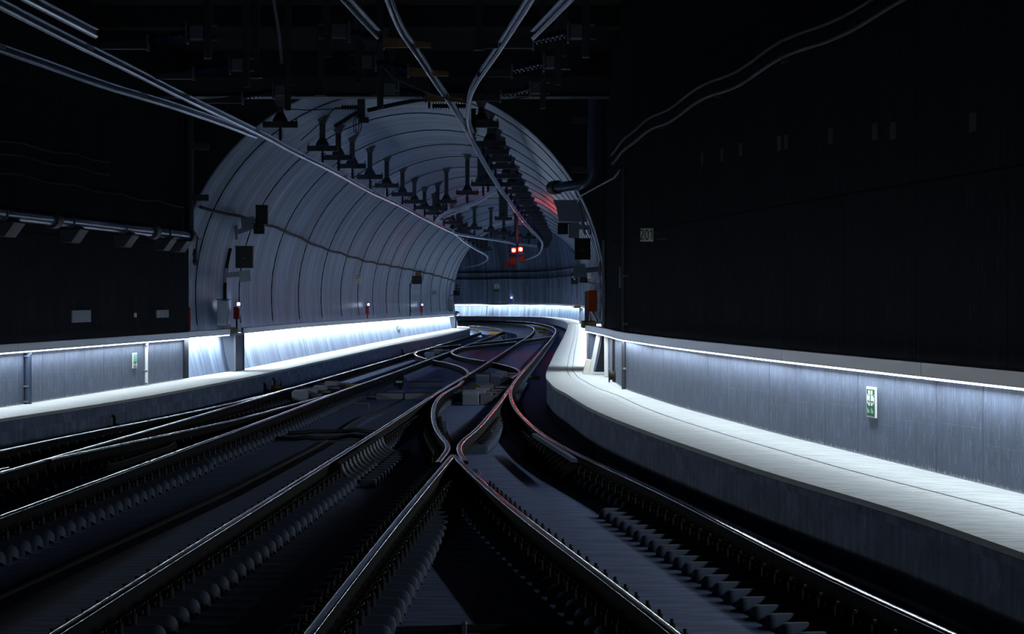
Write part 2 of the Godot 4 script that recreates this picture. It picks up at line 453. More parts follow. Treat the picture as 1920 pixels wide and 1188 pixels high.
func make_materials() -> void:
	for k in 3:
		var m := textured("lining concrete %d" % k, streaks(31 + k, Color(0.41, 0.47, 0.56), 0.3, 170, 60), 0.4)  # dense pale runs here paint glints into the lining colour
		m.metallic_specular = 0.22
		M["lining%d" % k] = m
		M["panel%d" % k] = textured("wall concrete %d" % k, streaks(61 + k, Color(0.315, 0.36, 0.445), 0.11, 110, 40, 256, 256, true), 0.7)
	M.walk = textured("broomed walkway concrete", broomed(5, Color(0.74, 0.76, 0.77), 0.05, 0.16), 0.9, Vector3(0.4, 0.5, 1))
	M.face = textured("cast concrete face", streaks(17, Color(0.40, 0.46, 0.565), 0.25, 40, 60, 384, 256), 0.8, Vector3(0.17, 1.0, 1))
	M.slab = textured("track slab concrete", broomed(9, Color(0.32, 0.395, 0.56), 0.07, 0.3), 0.75, Vector3(0.3, 0.25, 1))
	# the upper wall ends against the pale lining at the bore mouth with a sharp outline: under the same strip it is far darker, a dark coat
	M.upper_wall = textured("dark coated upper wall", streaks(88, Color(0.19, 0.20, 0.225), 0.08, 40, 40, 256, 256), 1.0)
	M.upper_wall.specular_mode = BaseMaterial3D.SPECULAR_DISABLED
	M.ceiling = flat("dark ceiling", Color(0.18, 0.185, 0.20), 1.0)  # even dark tone, carried over from the upper wall
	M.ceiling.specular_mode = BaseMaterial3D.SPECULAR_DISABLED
	M.conduit = flat("dull grey conduit", Color(0.2, 0.22, 0.27), 0.6, 0.0, 0.35)
	M.faint = flat("faint dark plate", Color(0.25, 0.26, 0.29), 0.8, 0, 0.3)
	M.band = flat("black joint seal", Color(0.12, 0.14, 0.175), 0.8, 0, 0.3)  # dark line laid over each joint between lining rings
	M.joint = flat("joint filler", Color(0.08, 0.09, 0.1), 0.95, 0, 0.2)
	M.rail_side = flat("weathered rail steel", Color(0.12, 0.115, 0.12), 0.85, 0.0, 0.2)
	M.rail_top = flat("polished rail head", Color(0.6, 0.61, 0.64), 0.12, 1.0)
	M.plate = flat("grey coated baseplate", Color(0.31, 0.35, 0.43), 0.75, 0.0, 0.3)
	M.clip = flat("oiled spring steel", Color(0.12, 0.115, 0.115), 0.5, 0.5)
	M.steel = flat("galvanised steel", Color(0.42, 0.44, 0.48), 0.5, 0.6)
	M.dark_steel = flat("dark painted steel", Color(0.19, 0.21, 0.25), 0.55, 0.2)
	M.stainless = flat("brushed stainless steel", Color(0.62, 0.61, 0.6), 0.33, 1.0)
	M.aluminium = flat("aluminium conductor profile", Color(0.78, 0.81, 0.88), 0.24, 1.0)
	M.pipe = flat("glossy pipe coating", Color(0.27, 0.32, 0.41), 0.24, 0.3)
	M.blue = flat("blue insulator glaze", Color(0.09, 0.12, 0.34), 0.25)
	M.black = flat("black enamel", Color(0.045, 0.045, 0.05), 0.6)
	M.rubber = flat("black rubber", Color(0.06, 0.06, 0.065), 0.75)
	M.grey_box = flat("grey enclosure", Color(0.48, 0.51, 0.56), 0.5)
	M.yellow = flat("yellow paint", Color(0.62, 0.48, 0.12), 0.6)
	M.ochre = flat("ochre paint", Color(0.42, 0.36, 0.16), 0.6)
	M.brown = flat("brown resin arm", Color(0.52, 0.4, 0.26), 0.6)
	M.orange = flat("orange paint", Color(0.86, 0.36, 0.1), 0.6)
	M.red = flat("red paint", Color(0.52, 0.09, 0.07), 0.5)
	M.white = flat("white paint", Color(0.86, 0.87, 0.87), 0.6)
	M.sign_grey = flat("pale sign plate", Color(0.85, 0.84, 0.79), 0.6)
	M.green = flat("sign green", Color(0.06, 0.36, 0.24), 0.5)
	M.pale_green = flat("pale green print", Color(0.5, 0.72, 0.64), 0.5)
	M.sign_blue = flat("sign blue", Color(0.15, 0.3, 0.6), 0.5)
	M.cover = flat("pier cladding", Color(0.34, 0.39, 0.48), 0.6)

func glow(name_: String, c: Color, e: float) -> StandardMaterial3D:
	var m := flat(name_, Color(0.9, 0.9, 0.9), 0.5)
	m.emission_enabled = true
	m.emission = c
	m.emission_energy_multiplier = e
	return m

# ---------------------------------------------------------------- the bore
var bore_l: Array[Vector2] = []
var bore_r: Array[Vector2] = []
var bore_s: Array[float] = []

func bore_setup() -> void:
	# matching stations of the two sides, then finer
	var n := 16
	var l: Array[Vector2] = []
	var r: Array[Vector2] = []
	for i in BORE_L.size() - 1:
		for j in n:
			var u := float(j) / n
			l.append(hermite(BORE_L, i, u))
			r.append(hermite(BORE_R, i, u))
	l.append(BORE_L[-1])
	r.append(BORE_R[-1])
	bore_l = l
	bore_r = r
	bore_s = [0.0]
	for i in range(1, l.size()):
		bore_s.append(bore_s[-1] + ((l[i] + r[i]) * 0.5).distance_to((l[i - 1] + r[i - 1]) * 0.5))

func hermite(p: Array, i: int, u: float) -> Vector2:
	var m0: Vector2 = (p[i + 1] - p[maxi(i - 1, 0)]) * (0.5 if i > 0 else 1.0)
	var m1: Vector2 = (p[mini(i + 2, p.size() - 1)] - p[i]) * (0.5 if i < p.size() - 2 else 1.0)
	return (2 * u * u * u - 3 * u * u + 1) * p[i] + (u * u * u - 2 * u * u + u) * m0 + (-2 * u * u * u + 3 * u * u) * p[i + 1] + (u * u * u - u * u) * m1

func bore_at(s: float) -> Array:   # left and right base at a length along the bore
	for i in range(1, bore_s.size()):
		if s <= bore_s[i] or i == bore_s.size() - 1:
			var u := (s - bore_s[i - 1]) / (bore_s[i] - bore_s[i - 1])
			return [bore_l[i - 1].lerp(bore_l[i], u), bore_r[i - 1].lerp(bore_r[i], u)]
	return []

const SPRING := 2.29   # height of the bore's axis
func bore_point(s: float, k: float, out := 0.0) -> Array:   # k 0..1 around the section from left foot to right foot; returns point and inward normal
	var e := bore_at(s)
	var c: Vector2 = (e[0] + e[1]) * 0.5
	var side: Vector2 = (e[1] - e[0]).normalized()
	var r: float = e[0].distance_to(e[1]) * 0.5 + 0.26 + out
	var low := 2.1   # foot depth below the axis
	var arc := PI * r
	var full := arc + 2.0 * low
	var d := k * full
	var u: float
	var y: float
	var nn: Vector2
	if d < low:
		y = SPRING - low + d
		u = -(r - pow(SPRING - y, 2) / 13.0)
		nn = Vector2(1, (SPRING - y) / 6.5).normalized()
	elif d > low + arc:
		y = SPRING - (d - low - arc)
		u = r - pow(SPRING - y, 2) / 13.0
		nn = Vector2(-1, (SPRING - y) / 6.5).normalized()
	else:
		var a := (d - low) / r
		u = -cos(a) * r
		y = SPRING + sin(a) * r
		nn = Vector2(cos(a), -sin(a))
	return [P(c + side * u, y), Vector3(side.x * nn.x, nn.y, -side.y * nn.x)]

func bore_wall(s: float, y: float, right: bool, inset := 0.0) -> Vector3:   # a point on the lining at a height
	var e := bore_at(s)
	var c: Vector2 = (e[0] + e[1]) * 0.5
	var side: Vector2 = (e[1] - e[0]).normalized()
	var r: float = e[0].distance_to(e[1]) * 0.5 + 0.26
	var u := sqrt(maxf(0.0, r * r - pow(y - SPRING, 2))) if y > SPRING else r - pow(SPRING - y, 2) / 13.0
	return P(c + side * (u - inset) * (1.0 if right else -1.0), y)

func crown(x: float, depth: float) -> float:   # height of the lining above a plan point, or of the ceiling
	if depth < PORTAL:
		return CEILING
	var best := 1e9
	var y := 6.0
	for i in bore_l.size():
		var c := (bore_l[i] + bore_r[i]) * 0.5
		var d := c.distance_to(Vector2(x, depth))
		if d < best:
			best = d
			var side := (bore_r[i] - bore_l[i]).normalized()
			var r := bore_l[i].distance_to(bore_r[i]) * 0.5 + 0.26
			var u := (Vector2(x, depth) - c).dot(side)
			y = SPRING + sqrt(maxf(0.3, r * r - u * u))
	return y

func bore_station(depth: float, right := false) -> float:   # length along the bore where its wall reaches a depth
	var w := bore_r if right else bore_l
	for i in range(1, w.size()):
		if w[i].y >= depth:
			return lerpf(bore_s[i - 1], bore_s[i], (depth - w[i - 1].y) / (w[i].y - w[i - 1].y))
	return bore_s[-1]

# ---------------------------------------------------------------- light strips
const LIGHT := Color(0.93, 0.975, 1.0)
const STRIP_ENERGY := 7.5
func light_run(path: Array, side: float, power: float) -> void:
	# path: points along the underside of a handrail, 3D; one area lamp for each stretch of about six metres; side turns the lamp a little away from its wall
	var run := 0.0
	var start := 0
	for i in range(1, path.size()):
		run += path[i].distance_to(path[i - 1])
		if run >= 5.9 or i == path.size() - 1:
			var a: Vector3 = path[start]
			var b: Vector3 = path[i]
			var l := AreaLight3D.new()
			l.name = numbered("strip_light")
			l.area_size = Vector2(a.distance_to(b) * 0.99, 0.045)
			l.area_normalize_energy = true
			l.light_color = LIGHT
			l.light_energy = STRIP_ENERGY * power * a.distance_to(b) / 6.0
			l.shadow_enabled = true
			l.area_range = 60.0
			var x := (b - a).normalized()
			var z := (Vector3.UP + x.cross(Vector3.UP) * side).normalized()
			l.transform = Transform3D(Basis(x, z.cross(x), z), (a + b) * 0.5 + Vector3(0, -0.026, 0))
			add_child(l)
			run = 0.0
			start = i

func _ready() -> void:
	rng.seed = 4711
	# camera: a long lens standing between the near tracks, a little above head height over the rails
	var cam := Camera3D.new()
	cam.name = "camera"
	cam.fov = rad_to_deg(2.0 * atan(594.0 / 4800.0))
	cam.near = 0.1
	cam.far = 600.0
	cam.position = Vector3(0, 2.21, 0)
	cam.rotation = Vector3(-atan(36.0 / 4800.0), 0, 0)
	add_child(cam)
	var we := WorldEnvironment.new()
	we.name = "environment"
	var env := Environment.new()
	env.background_mode = Environment.BG_COLOR
	env.background_color = Color.BLACK
	env.ambient_light_source = Environment.AMBIENT_SOURCE_DISABLED
	env.tonemap_mode = Environment.TONE_MAPPER_LINEAR
	env.tonemap_exposure = 1.0
	env.sdfgi_enabled = true
	env.ssao_enabled = true
	env.ssil_enabled = true
	we.environment = env
	add_child(we)
	bore_setup()
	make_materials()
	M.strip = glow("lit strip diffuser", Color(0.93, 0.97, 1.0), 4.5)
	M.lamp_red = glow("lit red lens", Color(1.0, 0.2, 0.13), 22.0)
	M.lamp_white = glow("lit white lamp", Color(0.85, 0.9, 1.0), 8.0)
	build_setting()
	build_handrails()
	build_rails()
	build_overhead()
	build_fittings()

# ---------------------------------------------------------------- setting
var wall_l: Array = []
var wall_r: Array = []
var edge_l: Array[Vector2] = []
var edge_r: Array[Vector2] = []

func wall_panels(parent: Node3D, path: Array, y0: float, y1: float, face_right: bool, n0: int) -> void:
	# shuttering panels about 1.5 m wide in front of the wall body, with open joints
	var inward := 1.0 if face_right else -1.0
	var c := curve(path, 1.5)
	for i in c.size() - 1:
		var d := (c[i + 1] - c[i]).normalized()
		var nn := Vector2(d.y, -d.x) * inward
		var a := c[i] + d * 0.008
		var b := c[i + 1] - d * 0.008
		var bd := Build.new()
		var t := 0.05
		var out := Vector3(nn.x, 0, -nn.y)
		bd.face(P(a + nn * t, y0), P(b + nn * t, y0), P(b + nn * t, y1), P(a + nn * t, y1), out, Vector2(0, 1), Vector2(1, 1), Vector2(1, 0), Vector2(0, 0))
		bd.face(P(a, y0), P(a + nn * t, y0), P(a + nn * t, y1), P(a, y1), Vector3(-d.x, 0, d.y))
		bd.face(P(b, y0), P(b + nn * t, y0), P(b + nn * t, y1), P(b, y1), Vector3(d.x, 0, -d.y))
		bd.face(P(a, y1), P(b, y1), P(b + nn * t, y1), P(a + nn * t, y1), Vector3.UP)
		part("wall_panel", bd, M["panel%d" % ((i * 2 + n0) % 3)], parent)

func build_setting() -> void:
	wall_l = nearer([BASE_L[0], BASE_L[1], Vector2(-7.06, 55.9)], BACK)
	wall_r = nearer(Array(BASE_R) + [Vector2(2.06, 55.9)], BACK)
	# floor: the track slab
	var f := Build.new()
	var z := BACK - 0.5
	while z < PORTAL:
		var z2 := minf(z + 3.0, PORTAL)
		f.face(Vector3(x_at(wall_l, z) - 0.5, FLOOR, -z), Vector3(x_at(wall_r, z) + 0.5, FLOOR, -z), Vector3(x_at(wall_r, z2) + 0.5, FLOOR, -z2), Vector3(x_at(wall_l, z2) - 0.5, FLOOR, -z2), Vector3.UP, Vector2(x_at(wall_l, z), z), Vector2(x_at(wall_r, z), z), Vector2(x_at(wall_r, z2), z2), Vector2(x_at(wall_l, z2), z2))
		z = z2
	for i in bore_l.size() - 1:
		f.face(P(bore_l[i] + Vector2(-0.5, 0), FLOOR), P(bore_r[i] + Vector2(0.5, 0), FLOOR), P(bore_r[i + 1] + Vector2(0.5, 0), FLOOR), P(bore_l[i + 1] + Vector2(-0.5, 0), FLOOR), Vector3.UP, bore_l[i], bore_r[i], bore_r[i + 1], bore_l[i + 1])
	f.face(Vector3(-16, -0.6, 8), Vector3(12, -0.6, 8), Vector3(12, -0.6, -240), Vector3(-16, -0.6, -240), Vector3.DOWN)
	structure("floor", f, M.slab)
	# side walls of the box section: dark above the handrail, bare panels below
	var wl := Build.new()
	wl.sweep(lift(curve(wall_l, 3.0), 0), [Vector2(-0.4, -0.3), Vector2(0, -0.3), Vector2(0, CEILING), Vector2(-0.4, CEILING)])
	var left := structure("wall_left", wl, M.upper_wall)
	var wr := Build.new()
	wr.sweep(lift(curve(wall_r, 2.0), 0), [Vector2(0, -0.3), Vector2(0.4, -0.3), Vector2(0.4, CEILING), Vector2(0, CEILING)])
	var right := structure("wall_right", wr, M.upper_wall)
	wall_panels(left, between(curve(nearer([BASE_L[0], BASE_L[1], Vector2(-7.12, 55.0)], 20.0), 1.5), 20, 55), WALK_L, 1.42, true, 0)
	wall_panels(right, between(curve(wall_r, 1.5), 6, 53), WALK_R, 1.56, false, 1)
	# upper shutter boards of the right wall: shallow full-height panels with open joints
	for side in 2:
		var c := curve(wall_r if side else wall_l, 3.0)
		for i in c.size() - 1:
			if c[i].y < 12 or c[i + 1].y > 55:
				continue
			var d := (c[i + 1] - c[i]).normalized()
			var nn := Vector2(d.y, -d.x) * (-1.0 if side else 1.0)
			var a := c[i] + d * 0.01
			var b := c[i + 1] - d * 0.01
			for row in [[1.62, 3.3], [3.32, 5.6], [5.62, 7.55]]:
				var bd := Build.new()
				var out := Vector3(nn.x, 0, -nn.y)
				bd.face(P(a + nn * 0.03, row[0]), P(b + nn * 0.03, row[0]), P(b + nn * 0.03, row[1]), P(a + nn * 0.03, row[1]), out)
				bd.face(P(a, row[0]), P(b, row[0]), P(b + nn * 0.03, row[0]), P(a + nn * 0.03, row[0]), Vector3.DOWN)
				bd.face(P(a, row[1]), P(b, row[1]), P(b + nn * 0.03, row[1]), P(a + nn * 0.03, row[1]), Vector3.UP)
				bd.face(P(a, row[0]), P(a + nn * 0.03, row[0]), P(a + nn * 0.03, row[1]), P(a, row[1]), Vector3(-d.x, 0, d.y))
				part("upper_panel", bd, M.upper_wall, right if side else left)
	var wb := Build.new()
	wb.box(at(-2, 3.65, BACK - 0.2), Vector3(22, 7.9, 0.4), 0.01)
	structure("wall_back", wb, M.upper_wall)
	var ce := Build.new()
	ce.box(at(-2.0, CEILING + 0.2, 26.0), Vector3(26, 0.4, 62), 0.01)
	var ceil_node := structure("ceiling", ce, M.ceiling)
	for k in 7:
		var b := Build.new()
		b.box(at(-2.6, CEILING - 0.2, 8.0 + k * 6.6), Vector3(13.5, 0.4, 0.5), 0.02)
		part("ceiling_rib", b, M.ceiling, ceil_node)
	# the portal wall around the bore
	var pw := Build.new()
	var ring: Array[Vector3] = []
	for k in 49:
		ring.append(bore_point(0.0, k / 48.0, 0.02)[0])
	var edge: Array[Vector3] = []
	for p in ring:
		var q := p - Vector3(-2.66, 2.29, -PORTAL)
		var s := 1e9
		if absf(q.x) > 1e-4:
			s = minf(s, 7.0 / absf(q.x))
		if q.y > 1e-4:
			s = minf(s, 5.6 / q.y)
		elif q.y < -1e-4:
			s = minf(s, 7.0 / absf(q.x))
		edge.append(Vector3(-2.66, 2.29, -PORTAL) + q * s)
	for k in 48:
		for zz in [[0.0, Vector3.BACK], [0.35, Vector3.FORWARD]]:
			var o := Vector3(0, 0, -zz[0])
			pw.face(ring[k] + o, ring[k + 1] + o, edge[k + 1] + o, edge[k] + o, zz[1])
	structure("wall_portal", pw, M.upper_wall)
	# lining rings
	var shell := Build.new()
	var cuts := 44
	var n_shell := bore_l.size()
	for i in range(0, n_shell - 1, 4):
		var s0 := bore_s[i]
		var s1 := bore_s[mini(i + 4, n_shell - 1)]
		for k in cuts:
			var a := bore_point(s0, float(k) / cuts, 0.09)
			var b := bore_point(s0, float(k + 1) / cuts, 0.09)
			var c := bore_point(s1, float(k + 1) / cuts, 0.09)
			var d := bore_point(s1, float(k) / cuts, 0.09)
			shell.quad(a[0], b[0], c[0], d[0], a[1], b[1], c[1], d[1])
	var bore := structure("wall_bore", shell, M.joint)
	var s := 0.0
	var number := 0
	while s < bore_s[-1] - 0.5:
		var e := minf(s + (6.2 if number else 2.2), bore_s[-1])
		ring_of(bore, s + 0.03, e - 0.03, number)
		if s > 0.0:
			var band := PackedVector3Array()
			for k in 41:
				band.append(bore_point(s, 0.075 + 0.85 * k / 40.0, 0.004)[0])
			part("joint_band", Build.new().tube(band, 0.024, 5), M.band, bore)
		number += 1
		s = e
	# end of the bore, far round the bend
	var cap := Build.new()
	cap.box(at(-16, 3.2, 222, 0.0), Vector3(0.4, 8.0, 26), 0.01)
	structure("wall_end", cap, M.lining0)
	# walkways
	edge_l = curve(nearer(EDGE_L, BACK + 0.5), 1.0)
	edge_r = curve(nearer(EDGE_R, BACK + 0.5), 1.0)
	walkway_left()
	walkway_right()
	# transverse beam across the box in front of the bore
	var tb := Build.new()
	tb.box(at(-2.6, 6.53, 52.6), Vector3(9.6, 0.44, 0.5), 0.02)
	tb.box(at(-2.6, 6.33, 52.6), Vector3(9.6, 0.04, 0.62), 0.01)
	single("transverse_beam", tb, M.dark_steel, "dark transverse beam crossing under the ceiling in front of the round bore", "beam", Vector3(-2.6, 6.31, -52.6))

func ring_of(parent: Node3D, s0: float, s1: float, number: int) -> void:
	var b := Build.new()
	var cuts := 48
	var st: Array[float] = [s0, s0 + 0.03, lerpf(s0, s1, 0.35), lerpf(s0, s1, 0.68), s1 - 0.03, s1]
	var rows := []
	for j in st.size():
		var row := []
		for k in cuts + 1:
			row.append(bore_point(st[j], float(k) / cuts, 0.05 if j == 0 or j == st.size() - 1 else 0.0))
		rows.append(row)
	for j in st.size() - 1:
		for k in cuts:
			var a: Array = rows[j][k]
			var c: Array = rows[j + 1][k]
			var a2: Array = rows[j][k + 1]
			var c2: Array = rows[j + 1][k + 1]
			var u0 := (st[j] - s0) / (s1 - s0)
			var u1 := (st[j + 1] - s0) / (s1 - s0)
			b.quad(a[0], a2[0], c2[0], c[0], a[1], a2[1], c2[1], c[1], Vector2(u0, float(k) / cuts), Vector2(u0, float(k + 1) / cuts), Vector2(u1, float(k + 1) / cuts), Vector2(u1, float(k) / cuts))
	for e in [0, st.size() - 1]:
		for k in cuts:
			var o0 := bore_point(st[e], float(k) / cuts, 0.09)
			var o1 := bore_point(st[e], float(k + 1) / cuts, 0.09)
			var out: Vector3 = (rows[0][24][0] - rows[1][24][0]).normalized() * (1.0 if e == 0 else -1.0)
			b.face(rows[e][k][0], rows[e][k + 1][0], o1[0], o0[0], out)
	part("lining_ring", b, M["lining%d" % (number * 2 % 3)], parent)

func strip_between(a: Array, b: Array, y: float, thick: float, gap: float) -> Array:
	# slabs of the walkway between two plan lines with the same number of points, split every five points
	var out := []
	var i := 0
	while i < a.size() - 1:
		var j := mini(i + 5, a.size() - 1)
		var bd := Build.new()
		for k in range(i, j):
			var p0: Vector2 = a[k]
			var p1: Vector2 = a[k + 1]
			var q0: Vector2 = b[k]
			var q1: Vector2 = b[k + 1]
			if k == i:
				p0 = p0.lerp(p1, gap)
				q0 = q0.lerp(q1, gap)
			if k == j - 1:
				p1 = p1.lerp(a[k], gap)
				q1 = q1.lerp(b[k], gap)
			var wide := p0.distance_to(q0)
			bd.face(P(p0, y), P(q0, y), P(q1, y), P(p1, y), Vector3.UP, Vector2(0, k), Vector2(wide, k), Vector2(wide, k + 1), Vector2(0, k + 1))
			var sd := (p0 - q0).normalized()
			bd.face(P(p0, y - thick), P(p1, y - thick), P(p1, y), P(p0, y), Vector3(sd.x, 0, -sd.y))
			bd.face(P(q0, y - thick), P(q1, y - thick), P(q1, y), P(q0, y), Vector3(-sd.x, 0, sd.y))
			if k == i:
				bd.face(P(p0, y - thick), P(q0, y - thick), P(q0, y), P(p0, y), Vector3(0, 0, 1))
			if k == j - 1:
				bd.face(P(p1, y - thick), P(q1, y - thick), P(q1, y), P(p1, y), Vector3(0, 0, -1))
		out.append(bd)
		i = j
	return out

func walkway_left() -> void:
	var e := edge_l
	var body := Build.new()
	var inner: Array[Vector2] = []
	for i in e.size():
		var p := e[i]
		var q := Vector2(x_at(wall_l, p.y) - 0.05, p.y)
		if p.y > 55.5:
			var st := bore_station(minf(p.y, 158.0))
			var w := bore_wall(st, WALK_L, false, -0.05)
			q = Vector2(w.x, -w.z)
			if i > 0 and q.y < inner[-1].y:
				q = inner[-1] + Vector2(-0.15, 0.02)
		inner.append(q)
	body.sweep(lift(e, 0), [Vector2(-0.55, -0.2), Vector2(0, -0.2), Vector2(0, WALK_L - 0.06), Vector2(-0.012, WALK_L - 0.052), Vector2(-0.55, WALK_L - 0.052)])
	var w := thing("walkway", "pale concrete walkway with a straight kerb under the long left handrail", "walkway", P(e[30], 0))
	part("kerb", body, M.face, w)
	var mid := offset(e, 0.012)
	for b in strip_between(mid, inner, WALK_L, 0.05, 0.012):
		part("walkway_slab", b, M.walk, w)

func walkway_right() -> void:
	var e := edge_r
	var w := thing("walkway", "wide pale concrete walkway with a curved kerb beneath the right handrail", "walkway", P(e[30], 0))
	var body := Build.new()
	body.sweep(lift(e, 0), [Vector2(0, -0.2), Vector2(0.6, -0.2), Vector2(0.6, WALK_R - 0.052), Vector2(0.012, WALK_R - 0.052), Vector2(0, WALK_R - 0.06)])
	part("kerb", body, M.face, w)
	var lines := [[], [], [], [], []]
	for i in e.size():
		var p := e[i]
		var d := (e[mini(i + 1, e.size() - 1)] - e[maxi(i - 1, 0)]).normalized()
		var nn := Vector2(d.y, -d.x)
		var q := p + nn * 1.35
		if p.y < 52.0:
			q = Vector2(x_at(wall_r, p.y) + 0.05, p.y)
		elif p.y < 57.0:
			q = Vector2(2.1, p.y)
		var wide := p.distance_to(q)
		var narrow := clampf((p.y - 42.0) / 16.0, 0.0, 1.0)
		var l1 := lerpf(0.62, 0.42, narrow)
		var l2 := lerpf(0.8, 0.55, narrow)
		lines[0].append(p - nn * 0.012)
		lines[1].append(p + nn * l1)
		lines[2].append(p + nn * (l1 + 0.012))
		lines[3].append(p + nn * l2)
		lines[4].append(p + (q - p).normalized() * wide)
	var in2 := []
	for i in e.size():
		in2.append(lines[3][i] + (lines[4][i] - lines[3][i]).normalized() * 0.014)
	for b in strip_between(lines[0], lines[1], WALK_R, 0.05, 0.008):
		part("walkway_slab", b, M.walk, w)
	for b in strip_between(lines[2], lines[3], WALK_R - 0.004, 0.05, 0.008):
		part("trough_cover", b, M.walk, w)
	for b in strip_between(in2, lines[4], WALK_R, 0.05, 0.008):
		part("walkway_slab", b, M.walk, w)

# ---------------------------------------------------------------- handrails with the light strips
func handrail(label: String, path: Array, side: float, tilt: float, power := 0.75) -> void:
	# path runs along the underside of the rail where the strip sits; side +1: the wall lies to the right of travel
	var base: Vector3 = path[path.size() / 3]
	var h := thing("handrail", label, "handrail", Vector3(base.x, base.y, base.z))
	var prof: Array = [Vector2(-0.03, 0.0), Vector2(0.03, 0.0), Vector2(0.03, 0.13), Vector2(0.022, 0.142), Vector2(-0.022, 0.142), Vector2(-0.03, 0.13)]
	var lamp: Array = [Vector2(-0.022, -0.02), Vector2(0.022, -0.02), Vector2(0.022, -0.001), Vector2(-0.022, -0.001)]
	var i := 0
	while i < path.size() - 1:
		var j := mini(i + 6, path.size() - 1)
		if path.size() - 1 - j < 3:
			j = path.size() - 1
		var seg := PackedVector3Array(path.slice(i, j + 1))
		var d := (seg[-1] - seg[-2]).normalized()
		seg[-1] -= d * 0.012
		part("rail_section", Build.new().sweep(seg, prof), M.stainless, h)
		var q := seg.duplicate()
		q[0] += (q[1] - q[0]).normalized() * 0.06
		q[q.size() - 1] -= d * 0.06
		part("light_strip", Build.new().sweep(q, lamp), M.strip, h, "lit white strip light")
		var p: Vector3 = seg[0]
		var r := d.cross(Vector3.UP).normalized() * side
		part("bracket", Build.new().bar(p + d * 0.3 + Vector3(0, 0.06, 0), p + d * 0.3 + r * 0.26 + Vector3(0, 0.06, 0), 0.03, 0.06), M.steel, h)
		i = j
	light_run(path, side * tilt, power)

func build_handrails() -> void:
	var a: Array = []
	for p in curve(nearer([BASE_L[0], BASE_L[1], Vector2(-7.06, 55.9)], 12.0), 1.0):
		if p.y < 55.0:
			a.append(P(p + Vector2(0.17, 0), 1.34))
	handrail("brushed steel handrail with a light strip along the dark left wall", a, -1, 0.38)
	a = []
	var s := -0.6
	while s < bore_station(60.9):
		a.append(bore_wall(maxf(s, 0.0), 1.34, false, 0.25) + Vector3(0, 0, maxf(-s, 0.0)))
		s += 0.9
	handrail("short steel handrail with a light strip between the dark left wall and the pier", a, -1, -0.35, 1.9)
	a = []
	s = bore_station(62.4)
	while s < bore_station(146.5):
		var z := bore_at(s)[0].y as float
		a.append(bore_wall(s, lerpf(1.34, 1.17, clampf((z - 75.0) / 70.0, 0, 1)), false, 0.25))
		s += 1.0
	handrail("long steel handrail with a light strip on the bore's left lining", a, -1, -0.35, 1.9)
	a = []
	for p in curve(nearer(Array(BASE_R).slice(0, 7) + [Vector2(2.03, 48.5), Vector2(1.97, 51.0), Vector2(1.9, 53.5), Vector2(1.8, 56.2)], 6.0), 1.0):
		a.append(P(p + Vector2(-0.17, 0), 1.48))
	handrail("bent steel handrail with a light strip along the dark right wall", a, 1, 0.38)
	a = []
	s = bore_station(60.5, true)
	while s < bore_s[-1] - 4.0:
		a.append(bore_wall(s, 1.56, true, 0.25))
		s += 1.0
	handrail("steel handrail with a light strip round the bore's outer bend", a, 1, -0.5, 1.6)
	a = []
	s = bore_station(150.5)
	while s < bore_s[-1] - 4.0:
		a.append(bore_wall(s, 1.17, false, 0.25))
		s += 1.0
	handrail("far steel handrail with a light strip on the inner side of the bend", a, -1, 0.7, 3.0)

# ---------------------------------------------------------------- track
var laid: Array = []          # plan curves of the rails already laid
var plate_mesh := {}
var clip_mesh: ArrayMesh
var bolt_mesh: ArrayMesh

func loft_plate(x0: float, x1: float, half: float, high: float) -> ArrayMesh:
	# a bullnosed baseplate lying across the rail, round topped with tapering ends
	var b := Build.new()
	var xs: Array[float] = [x0, x0 + 0.008, x0 + 0.022, x0 + 0.05, x1 - 0.05, x1 - 0.022, x1 - 0.008, x1]
	var sc: Array[float] = [0.5, 0.75, 0.9, 1.0, 1.0, 0.9, 0.75, 0.5]
	var nx: Array[float] = [-2.0, -1.2, -0.5, 0.0, 0.0, 0.5, 1.2, 2.0]
	var prof: Array[Vector2] = []
	for k in 8:
		var a := PI * k / 7.0
		prof.append(Vector2(-cos(a) * half, pow(sin(a), 0.34) * high))
	for j in xs.size() - 1:
		for k in 7:
			var q := func(jj: int, kk: int) -> Vector3: return Vector3(xs[jj], FLOOR + prof[kk].y * sc[jj], prof[kk].x * (0.8 + 0.2 * sc[jj]))
			var p: Vector3 = q.call(j, k)
			var nn := func(jj: int, kk: int) -> Vector3: return Vector3(nx[jj], prof[kk].y / high + 0.05, prof[kk].x / half).normalized()
			b.quad(p, q.call(j, k + 1), q.call(j + 1, k + 1), q.call(j + 1, k), nn.call(j, k), nn.call(j, k + 1), nn.call(j + 1, k + 1), nn.call(j + 1, k))
	for e in [0, 7]:
		for k in range(1, 6):
			var o := Vector3(-1 if e == 0 else 1, 0, 0)
			b.tri(Vector3(xs[e], FLOOR + prof[0].y * sc[e], prof[0].x * 0.87), Vector3(xs[e], FLOOR + prof[k].y * sc[e], prof[k].x * 0.87), Vector3(xs[e], FLOOR + prof[k + 1].y * sc[e], prof[k + 1].x * 0.87), o)
	return b.mesh()

